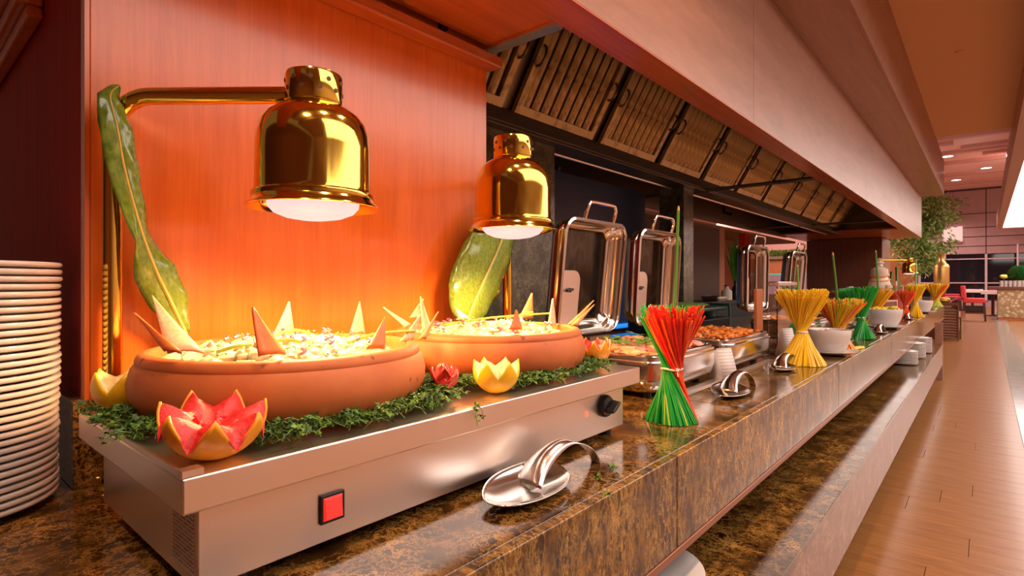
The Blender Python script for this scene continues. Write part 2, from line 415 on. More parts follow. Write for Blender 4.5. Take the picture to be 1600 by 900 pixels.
# orange panelled pier behind the heated tray, with its dark return and marble plinth
wl = struct('wall_left')
part('pier_panel', MB().box(-1.53, -1.5, 0.31, 1.584, 1.04, 2.6), 'cherry', wl, bevel=0.002)
part('edge_strip', MB().box(-1.53, -1.498, 0.300, 0.309, 1.04, 2.6), 'cherry', wl)
part('return_panel', MB().box(-5, -1.531, 0.302, 0.33, 1.04, 2.6), 'dark_cherry', wl)
part('pier_core', MB().box(-1.9, -1.531, 0.331, 1.583, 0.3, 2.6), 'dark_cherry', wl)
part('plinth', MB().box(-1.9, -1.485, 0.278, 1.60, 0.90, 1.09), 'emperador', wl, bevel=0.002)
part('plinth', MB().box(-5, -1.9, 0.278, 0.33, 0.90, 1.09), 'emperador', wl)
part('crown_moulding', MB().box(-1.499, -1.43, 0.28, 1.60, 2.182, 2.225), 'cherry_lengthwise', wl, bevel=0.006)
mo = MB()
for k, (yy, zz) in enumerate(((0.285, 2.065), (0.262, 2.10), (0.235, 2.14))):
    mo.box(-5, -1.95, yy - 0.02, 0.301, zz, zz + 0.034)
part('crown_moulding', mo, 'cherry', wl, bevel=0.008)

# the walls out of view that close the dining side
smesh('wall_right', MB().box(5.0, 5.1, -3, 39, 0, 6.3), 'wall_cream')
smesh('wall_rear', MB().box(-5, 5, -3.1, -3.0, 0, 3.8), 'wall_dim')
# far wall with its window band
wb = struct('wall_back')
part('wall_core', MB().box(-7, 7, 38.08, 38.2, 0, 7), 'joint_dark', wb)
zs = [2.80, 3.22, 3.72, 4.22, 4.95, 6.2]
xs = [-6.75, -5.05, -3.37, -1.68, 0.02, 1.72, 3.42, 5.1]
for za, zb in zip(zs, zs[1:]):
    for xa, xb in zip(xs, xs[1:]):
        part('wall_panel', MB().box(xa + 0.02, xb - 0.02, 38.0, 38.07, za + 0.02, zb - 0.02), 'wall_mauve', wb)
part('sill_wall', MB().box(-7, 7, 38.0, 38.07, 0, 0.35), 'wall_mauve', wb)
for i, (xa, xb) in enumerate(zip(xs[1:6], xs[2:7])):
    wn = struct('window_%d' % (i + 1))
    part('pane', MB().box(xa + 0.05, xb - 0.05, 38.02, 38.04, 0.45, 1.25), 'night_glass', wn)
    part('pane', MB().box(xa + 0.05, xb - 0.05, 38.02, 38.04, 1.31, 2.52), 'night_glass', wn)
    part('pane', MB().box(xa + 0.05, xb - 0.05, 38.02, 38.04, 2.58, 2.78), 'night_glass', wn)
    part('mullion', MB().box(xa - 0.05, xa + 0.05, 37.95, 38.05, 0.35, 2.80), 'mullion', wn)
    part('transom', MB().box(xa + 0.05, xb - 0.05, 37.96, 38.05, 1.25, 1.31), 'mullion', wn)
    part('transom', MB().box(xa + 0.05, xb - 0.05, 37.96, 38.05, 2.52, 2.58), 'mullion', wn)
sc = thing('wall_sconce', 'square pink glowing wall lamp beyond the indoor tree', 'lamp', (-1.35, 37.9, 3.9))
part('shade', MB().box(-0.42, 0.42, -0.14, 0.08, -0.40, 0.40), 'sconce_glow', sc, bevel=0.03)
part('back_plate', MB().box(-0.2, 0.2, 0.081, 0.1, -0.2, 0.2), 'mullion', sc)
# slim light pole in front of the right window
po = thing('window_pole', 'slim pale post in front of the right window', 'post', (1.20, 36.5, 0.0))
part('shaft', MB().lathe([(0, 0.06), (0.045, 0.06), (0.045, 3.2), (0, 3.2)], 12), 'mullion', po)
part('foot', MB().lathe([(0, 0), (0.16, 0), (0.16, 0.03), (0.05, 0.06), (0, 0.06)], 16), 'mullion', po)

# ceilings
ce = struct('ceiling')
part('plain_ceiling', MB().box(-0.639, 0.318, -2, 11.75, 3.79, 3.85), 'ceiling_tan', ce)
part('high_ceiling', MB().box(-7, 7, 11.75, 38.2, 6.3, 6.4), 'ceiling_pink', ce)
for i, (yy, xa, xb) in enumerate(((23.76, -2.32, 1.16), (24.64, -2.52, -0.86), (25.76, -0.69, 1.17), (26.5, -2.51, 1.16), (27.4, -0.09, 1.16), (28.79, -2.52, 1.18), (32.08, -2.65, 1.14), (35.09, -2.79, 1.15))):
    part('beam', MB().box(xa, xb, yy, yy + 0.30, 6.18, 6.299), 'beam_pink', ce)
def downlight(x, y, z, power, label, col=(1.0, 0.70, 0.64)):
    t = thing('downlight', label, 'light', (x, y, z), 0, 'recessed ceiling downlights')
    part('trim_ring', MB().lathe([(0.19, 0.0), (0.24, -0.005), (0.24, -0.02), (0.19, -0.02)], 20), 'mullion', t)
    part('lens', MB().lathe([(0, -0.012), (0.19, -0.012)], 20), 'downlight', t)
    l = bpy.data.lights.new('downlight_lamp', 'SPOT'); l.energy = power; l.spot_size = 2.4; l.spot_blend = 0.8; l.shadow_soft_size = 0.12; l.color = col
    o = bpy.data.objects.new('downlight_lamp', l); C.objects.link(o); o.parent = t; o.location = (0, 0, -0.06)
FAR = 'small round downlight glowing in the far pink ceiling, '
for x_, y_, w_ in ((-1.147, 27.614, 'nearest one at left beside the bulkhead'), (0.021, 31.514, 'single one in the middle row'), (-1.084, 34.324, 'left one of the farther pair'), (0.047, 35.3, 'right one of the farther pair'), (0.517, 28.063, 'large bright one nearest the right edge'), (0.553, 29.007, 'small one close to the right edge'), (-2.4, 34.5, 'hidden farthest one at left')):
    downlight(x_, y_, 6.298, 700, FAR + w_)
for y_, w_ in ((-0.5, 'behind the plate stack'), (0.7, 'before the near clay bowl'), (1.9, 'before the first chafing dish')):  # out of view, added as warm front fill for the near counter
    downlight(-0.12, y_, 3.788, 95, 'added unseen warm fill downlight over the aisle, ' + w_, (1.0, 0.62, 0.40))
sm = thing('smoke_detector', 'small round disc set in the tan ceiling', 'detector', (-0.205, 7.502, 3.790))
part('disc', MB().lathe([(0, -0.012), (0.035, -0.012), (0.045, 0.0), (0, 0)], 20), 'ceiling_tan', sm)
# bulkhead on the right with the luminous panel
t1 = struct('trim_1')
part('bulkhead_face', MB().box(0.318, 0.34, -2, 28, 3.37, 3.85), 'bulkhead', t1)
part('bulkhead_soffit', MB().box(0.341, 0.485, -2, 28, 3.37, 3.39), 'bulkhead', t1)
part('bulkhead_soffit', MB().box(0.4855, 3.6, -2, 0.29, 3.37, 3.39), 'bulkhead', t1)
part('bulkhead_upper', MB().box(0.6, 0.7, 11.75, 28, 3.86, 6.3), 'beam_pink', t1)
lb = thing('ceiling_lightbox', 'long white luminous ceiling panel above the aisle at right', 'light', (0, 0, 3.40))
part('diffuser', MB().box(0.486, 3.6, 0.3, 27.9, 0, 0.02), 'lightbox', lb, label='glowing white diffuser')
part('end_frame', MB().box(0.486, 3.6, 27.9, 28, -0.03, 0.03), 'bulkhead', lb)

# upper bulkhead above the hood
t2 = struct('trim_2')
ys = [-1.0, 2.9, 6.8, 10.7, 14.2]
for a, b_ in zip(ys, ys[1:]):
    part('soffit_panel', MB().box(-1.6, -0.662, a + 0.003, b_ - 0.003, 3.106, 3.13), 'facade_wood', t2)
    part('face_panel', MB().box(-0.661, -0.639, a + 0.003, b_ - 0.003, 3.106, 3.80), 'facade_wood', t2)
part('bulkhead_core', MB().box(-1.6, -0.67, -1, 14.19, 3.132, 3.80), 'joint_dark', t2)

# ------------------------------------------------------------------ extractor hood
hood = thing('extractor_hood', 'long wood-clad kitchen hood with steel interior over the buffet', 'hood', (0, 0, 0))
fy = [-0.7, 3.29, 7.23, 11.18, 14.2]
for a, b_ in zip(fy, fy[1:]):
    part('fascia_panel', MB().box(-1.03, -1.007, a + 0.002, b_ - 0.002, 2.262, 3.104), 'facade_wood', hood)
part('fascia_lip', MB().box(-1.138, -1.007, -0.7, 14.2, 2.255, 2.261), 'cherry_lengthwise', hood, label='reddish underside edge of the fascia')
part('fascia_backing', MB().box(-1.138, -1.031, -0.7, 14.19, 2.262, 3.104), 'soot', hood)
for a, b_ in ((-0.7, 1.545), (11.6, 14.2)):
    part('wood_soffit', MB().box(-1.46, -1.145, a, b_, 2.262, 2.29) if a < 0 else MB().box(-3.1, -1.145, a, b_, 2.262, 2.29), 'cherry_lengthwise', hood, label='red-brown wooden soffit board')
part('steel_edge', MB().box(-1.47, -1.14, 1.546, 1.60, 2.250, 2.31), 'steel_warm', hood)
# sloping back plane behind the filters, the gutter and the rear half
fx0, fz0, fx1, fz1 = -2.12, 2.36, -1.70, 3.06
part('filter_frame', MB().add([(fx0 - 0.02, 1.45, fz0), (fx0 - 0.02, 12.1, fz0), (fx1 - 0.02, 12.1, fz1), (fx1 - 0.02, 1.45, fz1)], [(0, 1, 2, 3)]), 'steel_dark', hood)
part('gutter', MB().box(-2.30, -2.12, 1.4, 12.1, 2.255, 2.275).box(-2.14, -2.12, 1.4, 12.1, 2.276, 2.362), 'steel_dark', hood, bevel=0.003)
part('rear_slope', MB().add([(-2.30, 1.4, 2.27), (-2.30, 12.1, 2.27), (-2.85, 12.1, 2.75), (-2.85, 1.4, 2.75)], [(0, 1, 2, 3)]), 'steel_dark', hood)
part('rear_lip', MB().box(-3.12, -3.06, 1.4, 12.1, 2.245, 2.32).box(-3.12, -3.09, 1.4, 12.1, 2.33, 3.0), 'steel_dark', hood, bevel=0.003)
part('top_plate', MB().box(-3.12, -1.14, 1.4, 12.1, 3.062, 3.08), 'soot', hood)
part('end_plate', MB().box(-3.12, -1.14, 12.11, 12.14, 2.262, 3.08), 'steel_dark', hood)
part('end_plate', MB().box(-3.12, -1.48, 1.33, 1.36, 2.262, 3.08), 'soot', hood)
for yb, xa in ((5.45, -1.14), (9.9, -1.14)):
    part('cross_bar', MB().tube([(-3.06, yb, 2.268), (xa, yb, 2.268)], 0.018, 8), 'steel_dark', hood)
for yb in (3.6, 7.6):
    part('hanger', MB().tube([(-2.72, yb, 2.63), (-2.72, yb, 2.30), (-2.60, yb, 2.26)], 0.02, 8), 'black_iron', hood)
part('gutter_rail', MB().tube([(-2.33, 1.5, 2.262), (-2.33, 12, 2.262)], 0.014, 8), 'steel_warm', hood)
# baffle filters, each one can be lifted out
FW = 0.84; slope = math.atan2(fz1 - fz0, fx1 - fx0); FL = math.hypot(fz1 - fz0, fx1 - fx0) - 0.03
R_ = Matrix(((math.cos(slope), 0, math.sin(slope), 0), (0, 1, 0, 0), (math.sin(slope), 0, -math.cos(slope), 0), (0, 0, 0, 1)))
# local: x runs up the slope, y along the hood, z out of the face towards the cook
fr_me = MB().box(0, 0.05, 0, FW, 0, 0.03, R_).box(FL - 0.05, FL, 0, FW, 0, 0.03, R_).box(0.05, FL - 0.05, 0, 0.05, 0, 0.03, R_).box(0.05, FL - 0.05, FW - 0.05, FW, 0, 0.03, R_).mesh('frame')
pitch = (FW - 0.10) / 8
baf_me = MB().box(0.052, FL - 0.052, 0.010, pitch - 0.018, 0.004, 0.010, R_).box(0.052, FL - 0.052, 0.010, 0.022, 0.010, 0.028, R_).box(0.052, FL - 0.052, pitch - 0.030, pitch - 0.018, 0.010, 0.028, R_).mesh('baffle')
ch_me = MB()
for q in range(1): ch_me.loft([[tuple(R_ @ Vector((xx, 0.008 + (pitch - 0.022) * t, 0.006 + 0.024 * math.sin(PI * t)))) for t in [i / 6 for i in range(7)]] for xx in (0.052, FL - 0.052)], True, True)
baf_me = ch_me.mesh('baffle')
hp = [R_ @ Vector((0.34 + 0.06 * math.cos(q), 0.025 + 0.0 , 0.03 + 0.035 * math.sin(q))) for q in [PI * i / 6 for i in range(7)]]
hd_me = MB().tube([(p.x, p.y, p.z) for p in hp], 0.008, 6).mesh('handle')
for i in range(11):
    t = thing('grease_filter', 'x', 'filter', (fx0, 1.50 + 0.95 * i, fz0), 0, 'grease filters along the hood')
    t['label'] = ('baffle grease filter at the near end of the hood, half hidden by the orange pier' if i == 0 else
                  'baffle grease filter at the far end of the hood' if i == 10 else
                  'first full baffle grease filter seen right of the orange pier' if i == 1 else
                  'second full baffle grease filter right of the orange pier' if i == 2 else
                  'third full baffle grease filter right of the orange pier' if i == 3 else
                  '%s baffle grease filter along the hood counting from the orange pier' % ('', '', '', '', 'fourth', 'fifth', 'sixth', 'seventh', 'eighth', 'ninth')[i])
    part('frame', fr_me, 'galvanized', t)
    part('backing', MB().box(0.05, FL - 0.05, 0.05, FW - 0.05, -0.004, 0.002, R_) if i == 0 else bpy.data.objects['backing'].data, 'soot', t)
    for q in range(8):
        o = part('baffle', baf_me, 'galvanized', t); o.location = (0, 0.05 + q * pitch, 0)
    for q in (0.0, FW - 0.05):
        o = part('handle', hd_me, 'steel_dark', t); o.location = (0, q, 0)

# ------------------------------------------------------------------ buffet counter
ctr = thing('buffet_counter', 'long brown marble buffet counter with a lower tray shelf', 'counter', (0, 0, 0))
cy = [-1.0, 2.02, 4.6, 6.9, 9.2, 11.4, 13.4]
for a, b_ in zip(cy, cy[1:]):
    part('top_slab', MB().box(-2.4, -0.6265, a + 0.0004, b_ - 0.0004, 0.872, 0.900), 'emperador', ctr, bevel=0.004)
part('top_slab', MB().box(-5, -2.402, -1, 0.27, 0.872, 0.900), 'emperador', ctr)
ay = [-1.0, 1.35, 3.4, 5.6, 8.0, 10.6, 13.4]
for a, b_ in zip(ay, ay[1:]):
    part('apron_slab', MB().box(-0.626, -0.602, a + 0.001, b_ - 0.001, 0.662, 0.900), 'emperador_upright', ctr, bevel=0.004)
part('apron_trim', MB().box(-0.640, -0.600, -1, 13.4, 0.640, 0.661), 'trim_wood', ctr, label='reddish wooden strip under the apron', bevel=0.003)
part('rail', MB().box(-0.66, -0.645, -1, 13.4, 0.628, 0.640), 'steel_dark', ctr)
ly = [-1.0, 0.75, 2.55, 4.9, 7.2, 9.5]
for a, b_ in zip(ly, ly[1:]):
    part('shelf_slab', MB().box(-1.15, -0.442, a + 0.001, b_ - 0.001, 0.475, 0.500), 'emperador', ctr, bevel=0.002)
    part('shelf_front', MB().box(-0.466, -0.443, a + 0.001, b_ - 0.001, 0.220, 0.474), 'emperador_lit', ctr)
part('carcass', MB().box(-2.3, -1.15, -1, 13.3, 0.05, 0.87), 'dark_cherry', ctr)
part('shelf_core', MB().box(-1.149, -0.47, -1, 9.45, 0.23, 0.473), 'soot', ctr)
part('end_board', MB().box(-0.53, -0.443, 9.501, 9.56, 0.0, 0.79), 'facade_wood', ctr, label='pale wooden upright closing the shelf end', bevel=0.003)

# ------------------------------------------------------------------ plate stack at the left
ORD = ['top', 'second', 'third', 'fourth', 'fifth', 'sixth', 'seventh', 'eighth', 'ninth', 'tenth', 'eleventh', 'twelfth', 'thirteenth', 'fourteenth', 'fifteenth', 'sixteenth', 'seventeenth', 'eighteenth', 'nineteenth', 'twentieth', 'twenty-first', 'twenty-second', 'twenty-third', 'twenty-fourth', 'twenty-fifth', 'twenty-sixth', 'twenty-seventh', 'twenty-eighth', 'twenty-ninth', 'thirtieth', 'thirty-first', 'thirty-second', 'thirty-third']
pl_prof = [(0, 0.004), (0.085, 0.004), (0.090, 0.0), (0.096, 0.0), (0.100, 0.005), (0.120, 0.009), (0.158, 0.0155), (0.1635, 0.0165), (0.1660, 0.0205), (0.1645, 0.0255), (0.160, 0.0262), (0.115, 0.0185), (0.098, 0.0145), (0, 0.0135)]
plate_me = MB().lathe(pl_prof, 56).mesh('dinner_plate', 50); plate_me.materials.append(M['porcelain'])
rnd = random.Random(5)
N = 33
for i in range(N):
    o = bpy.data.objects.new('dinner_plate', plate_me); C.objects.link(o)
    o.location = (-1.520 + 0.012 * i / N + rnd.uniform(-.0015, .0015), 0.092 + 0.004 * i / N + rnd.uniform(-.0015, .0015), 0.9005 + 0.01445 * i)
    tag(o, 'white dinner plate lying on top of the tall stack at far left' if i == N - 1 else
        'white dinner plate at the very bottom of the tall stack at far left' if i == 0 else
        'white dinner plate, %s from the top of the tall stack at far left' % ORD[N - 1 - i], 'plate', 'stacked dinner plates at far left')
# plates on the lower shelf
def shelf_plate(loc, label, group=None, s=1.0):
    o = bpy.data.objects.new('dinner_plate', plate_me); C.objects.link(o); o.location = loc; o.scale = (s, s, s)
    tag(o, label, 'plate', group); return o
for i in range(3):
    shelf_plate((-0.735, 1.40, 0.5005 + 0.0155 * i), ('lowest', 'middle', 'uppermost')[i] + ' white plate of the short pile under the near counter edge', 'plates on the near tray shelf', 1.06)
for k, (yy, n) in enumerate(((6.95, 9), (7.6, 11), (8.2, 12))):
    for i in range(n):
        shelf_plate((-0.66 + 0.02 * k, yy, 0.5005 + 0.0145 * i), '%s white plate from the top of the %s pile on the far tray shelf' % (ORD[n - 1 - i], ('nearest', 'middle', 'farthest')[k]), 'plates piled on the far tray shelf', 0.85)

# ------------------------------------------------------------------ heated display tray
ht = thing('food_warmer', 'long stainless steel heated tray carrying two clay bowls', 'food warmer', (-1.06, 0.88, 0.9))
def hb(x0, x1, y0, y1, z0, z1): return (x0 + 1.06, x1 + 1.06, y0 - 0.88, y1 - 0.88, z0 - 0.9, z1 - 0.9)
part('housing', MB().box(*hb(-1.30, -0.822, 0.290, 1.462, 0.922, 1.045)), 'steel_warm', ht, bevel=0.002)
part('top_tray', MB().box(*hb(-1.335, -0.784, 0.258, 1.496, 1.046, 1.094)), 'steel_warm', ht, bevel=0.003)
rim = MB().box(*hb(-1.335, -0.80, 0.258, 0.262, 1.0945, 1.103)).box(*hb(-1.335, -1.33, 0.262, 1.496, 1.0945, 1.103))
part('tray_lip', rim, 'steel_warm', ht)
part('corner_tab', MB().box(*hb(-0.806, -0.786, 0.259, 0.285, 1.0945, 1.1035)), 'steel_warm', ht)
for (fx, fy_) in ((-0.86, 0.36), (-0.86, 1.42), (-1.26, 0.36), (-1.26, 1.42)):
    part('foot', MB().lathe([(0, 0), (0.017, 0), (0.019, 0.004), (0.019, 0.022), (0, 0.022)], 16, T(fx + 1.06, fy_ - 0.88, 0)), 'black_plastic', ht)
sw = part('switch_frame', MB().box(*hb(-0.8215, -0.8165, 0.4715, 0.5165, 0.953, 1.001)), 'black_plastic', ht, bevel=0.002)
part('rocker', MB().add([(0.2435, -0.4035, 0.058), (0.2435, -0.3685, 0.058), (0.2435, -0.3685, 0.096), (0.2435, -0.4035, 0.096), (0.2495, -0.401, 0.061), (0.2495, -0.371, 0.061), (0.2465, -0.371, 0.093), (0.2465, -0.401, 0.093)],
     [(0, 1, 2, 3), (4, 5, 6, 7), (0, 1, 5, 4), (1, 2, 6, 5), (2, 3, 7, 6), (3, 0, 4, 7)]), 'switch_red', sw, label='lit red rocker')
RX = Matrix.Rotation(math.radians(90), 4, 'Y')
kn = part('knob', MB().lathe([(0, 0), (0.031, 0), (0.032, 0.004), (0.031, 0.010), (0.027, 0.016), (0, 0.016)], 32, T(0.239, 1.352 - 0.88, 0.998 - 0.9) @ RX), 'black_plastic', ht)
part('knob_grip', MB().loft([[(0.254, 0.472 + 0.020 * math.cos(q) * 1.2, 0.098 + 0.020 * math.sin(q) * 0.55 + 0.012 * math.cos(q)) for q in [2 * PI * i / 16 for i in range(16)]], [(0.282, 0.472 + 0.016 * math.cos(q) * 1.3, 0.098 + 0.016 * math.sin(q) * 0.4 + 0.012 * math.cos(q)) for q in [2 * PI * i / 16 for i in range(16)]]]), 'black_plastic', kn, bevel=0.002)
part('knob_mark', MB().lathe([(0, 0), (0.0045, 0), (0.003, 0.001), (0, 0.001)], 12, T(0.2555, 0.451, 0.083) @ RX), 'red_dot', kn)
part('pilot_lamp', MB().lathe([(0, 0), (0.008, 0), (0.007, 0.003), (0, 0.004)], 16, T(0.238, 1.262 - 0.88, 0.990 - 0.9) @ RX), 'pilot_red', ht)
part('yellow_dot', MB().lathe([(0, 0), (0.0085, 0), (0.0085, 0.0006), (0, 0.0006)], 16, T(0.2383, 1.405 - 0.88, 0.977 - 0.9) @ RX), 'yellow_sticker', ht)
part('rating_label', MB().box(*hb(-0.915, -0.835, 0.2888, 0.2899, 0.940, 1.026)), 'print_label', ht, label='pale printed rating label on the left end')
part('torn_sticker', MB().add([(0.115, -0.5908, 0.100), (0.145, -0.5908, 0.108), (0.15, -0.5908, 0.130), (0.13, -0.5908, 0.1325), (0.125, -0.5908, 0.142), (0.118, -0.5908, 0.140)], [(0, 1, 2, 3, 4, 5)]), 'paper', ht)

# ------------------------------------------------------------------ clay bowls
bowl_prof = [(0, 0.0), (0.225, 0.0), (0.252, 0.006), (0.272, 0.022), (0.283, 0.048), (0.284, 0.070), (0.278, 0.095), (0.271, 0.104), (0.272, 0.108), (0.269, 0.116), (0.264, 0.121), (0.250, 0.123), (0.243, 0.119), (0.242, 0.105), (0.245, 0.080), (0.230, 0.040), (0, 0.034)]
b1 = thing('clay_bowl', 'terracotta bowl of creamy salad nearest the camera, under the larger brass lamp', 'bowl', (-1.115, 0.572, 1.0945), 0.3, 'clay bowls on the food warmer')
part('vessel', MB().lathe(bowl_prof, 72), 'terracotta', b1, ang=50)
b2 = thing('clay_bowl', 'terracotta bowl of creamy salad on the far end of the food warmer', 'bowl', (-1.105, 1.172, 1.0945), 1.4, 'clay bowls on the food warmer')
part('vessel', bpy.data.objects['vessel'].data, None, b2)
def salad(name, label, cx, cy, z, seed):
    t = thing(name, label, 'food', (cx, cy, z))
    r = random.Random(seed)
    base = MB().lathe([(0.242, -0.018), (0.235, 0.0), (0.18, 0.006), (0.10, 0.014), (0, 0.018)], 40)
    part('salad_bed', base, 'salad_cream', t)
    mb = MB(); pur = MB(); hb_ = MB()
    for i in range(330):
        a = r.uniform(0, 2 * PI); q = 0.215 * math.sqrt(r.random()); h = 0.010 + 0.036 * (1 - (q / 0.225) ** 2) * r.uniform(0.5, 1)
        mb.blob((q * math.cos(a), q * math.sin(a), h), r.uniform(0.010, 0.022), 1, 0.7, (r.uniform(.8, 1.4), r.uniform(.8, 1.4), r.uniform(.6, 1)), i + seed)
    for i in range(26):
        a = r.uniform(0, 2 * PI); q = 0.20 * math.sqrt(r.random()); h = 0.030 + 0.032 * (1 - (q / 0.225) ** 2)
        pur.tube(bez([(q * math.cos(a) + .014 * math.cos(k), q * math.sin(a) + .014 * math.sin(k), h + 0.003 * k) for k in (0, 1, 2)], 3), 0.003, 5)
    for i in range(160):
        a = r.uniform(0, 2 * PI); q = 0.21 * math.sqrt(r.random()); h = 0.028 + 0.036 * (1 - (q / 0.225) ** 2)
        x, y = q * math.cos(a), q * math.sin(a); d = r.uniform(0, 6)
        hb_.add([(x, y, h), (x + .005 * math.cos(d), y + .005 * math.sin(d), h + .002), (x + .003 * math.cos(d + 1.5), y + .003 * math.sin(d + 1.5), h + .004)], [(0, 1, 2)])
    part('dressed_chunks', mb, 'salad_cream', t, stuff=True, ang=60)
    part('onion_shreds', pur, 'salad_purple', t, stuff=True)
    part('chopped_herbs', hb_, 'herb', t, stuff=True)
salad('potato_salad', 'creamy chunky salad heaped in the near clay bowl', -1.115, 0.572, 1.180, 11)
salad('potato_salad', 'creamy chunky salad heaped in the far clay bowl', -1.105, 1.172, 1.180, 29)

def wedge(label, tip, base_l, base_r, mat='crisp', bend=0.0, group='crisp wedges standing in the clay bowls', name='crisp_wedge'):
    tip = Vector(tip); a = Vector(base_l); b_ = Vector(base_r); n = (b_ - a).cross(tip - a).normalized()
    grid = []
    for j in range(9):
        t = j / 8; row = []
        for i in range(5):
            s_ = i / 4
            p = a.lerp(b_, s_); p = p.lerp(tip, t * (1 - 0.02)) if True else p
            cv = (s_ - 0.5) * (1 - t)
            row.append(p + n * (bend * (t * t) + 0.006 * (1 - 4 * cv * cv * 1.0) * (1 - t)))
        grid.append(row)
    c0 = (a + b_) / 2
    grid = [[p - c0 for p in row] for row in grid]
    o = part(name, MB().sheet(grid), mat, None, solid=0.0045, ang=60); o.location = c0
    tag(o, label, 'crisp', group)
def W(px, X, dx=0.0): return px
wedge('tall orange crisp wedge leaning left at the front of the near bowl', (-0.935, 0.406, 1.303), (-0.890, 0.405, 1.230), (-0.910, 0.460, 1.225), 'carrot', 0.012)
wedge('pale crisp wedge standing at the back left of the near bowl', (-1.270, 0.648, 1.304), (-1.270, 0.607, 1.218), (-1.280, 0.668, 1.214), 'crisp_pale', 0.004)
wedge('pale crisp wedge standing at the back right of the near bowl', (-1.240, 0.826, 1.300), (-1.250, 0.802, 1.214), (-1.240, 0.843, 1.212), 'crisp_pale', 0.004)
wedge('orange crisp wedge leaning right at the front right of the near bowl', (-0.950, 0.699, 1.280), (-0.940, 0.642, 1.214), (-0.930, 0.678, 1.213), 'carrot', -0.01)
wedge('broad crisp strip leaning out over the left rim of the near bowl', (-1.160, 0.332, 1.308), (-1.020, 0.314, 1.232), (-1.000, 0.362, 1.230), 'crisp_pale', 0.02)
wedge('orange crisp strip curling far out over the left rim of the near bowl', (-1.120, 0.306, 1.286), (-1.030, 0.314, 1.234), (-1.000, 0.329, 1.233), 'carrot', 0.02)
wedge('pale curled crisp rising from the right side of the near bowl', (-1.100, 0.907, 1.311), (-1.070, 0.896, 1.222), (-1.070, 0.926, 1.226), 'crisp_pale', 0.01)
wedge('thin crisp arching toward the left from the right rim of the near bowl', (-1.100, 0.798, 1.282), (-1.040, 0.824, 1.238), (-1.040, 0.836, 1.246), 'crisp_pale', 0.012)
wedge('narrow crisp leaning right at the right rim of the near bowl', (-1.000, 0.881, 1.276), (-0.970, 0.803, 1.220), (-0.970, 0.820, 1.218), 'crisp', 0.008)
wedge('pale crisp leaning right between the curled crisps of the near bowl', (-1.020, 0.847, 1.274), (-1.000, 0.771, 1.214), (-1.000, 0.807, 1.214), 'crisp_pale', 0.006)
wedge('small curled crisp behind the right crisps of the near bowl', (-1.160, 0.958, 1.298), (-1.140, 0.912, 1.256), (-1.140, 0.938, 1.248), 'crisp_pale', 0.02)
wedge('orange crisp wedge at the front of the far bowl', (-0.930, 1.091, 1.276), (-0.920, 1.057, 1.228), (-0.920, 1.105, 1.224), 'carrot', 0.004)
wedge('broad crisp wedge at the back of the far bowl', (-1.190, 1.481, 1.312), (-1.200, 1.425, 1.224), (-1.200, 1.501, 1.222), 'crisp', 0.004)
wedge('slim crisp wedge in the right half of the far bowl', (-1.040, 1.398, 1.297), (-1.020, 1.348, 1.212), (-1.020, 1.391, 1.212), 'crisp_pale', 0.004)
wedge('curled crisp bending over the right rim of the far bowl', (-1.020, 1.586, 1.278), (-0.980, 1.397, 1.215), (-0.980, 1.439, 1.213), 'crisp', 0.02)
wedge('second curled crisp below the other at the right rim of the far bowl', (-1.010, 1.574, 1.264), (-0.970, 1.403, 1.214), (-0.970, 1.438, 1.211), 'crisp', 0.02)
wedge('pale crisp lying at the left of the far bowl under the leaf', (-1.220, 1.142, 1.269), (-1.200, 1.144, 1.235), (-1.200, 1.198, 1.232), 'crisp_pale', 0.006)
def chive(label, pts, r=0.0035):
    c0 = Vector(pts[0]); o = part('chive', MB().tube(bez([Vector(p) - c0 for p in pts], 6), r, 6), 'chive'); o.location = c0
    tag(o, label, 'herb', 'chives laid over the salads')
chive('long chive laid from the middle to the right rim of the near bowl', [(-0.980, 0.628, 1.226), (-1.000, 0.713, 1.237), (-1.000, 0.815, 1.236)])
chive('chive arching at the back of the near bowl salad', [(-1.150, 0.551, 1.232), (-1.140, 0.596, 1.244), (-1.120, 0.622, 1.235)])
chive('chive lying at the left front of the near bowl salad', [(-1.040, 0.398, 1.224), (-1.020, 0.427, 1.234), (-1.020, 0.450, 1.235)])
chive('short chive beside the front crisp in the near bowl', [(-1.000, 0.479, 1.240), (-1.000, 0.510, 1.240), (-0.990, 0.533, 1.234)])
chive('long chive laid across the far bowl salad', [(-1.150, 1.042, 1.228), (-1.060, 1.146, 1.248), (-1.030, 1.398, 1.251)], 0.0032)
chive('short chive at the back of the far bowl salad', [(-1.100, 1.291, 1.237), (-1.100, 1.331, 1.249), (-1.100, 1.376, 1.252)])

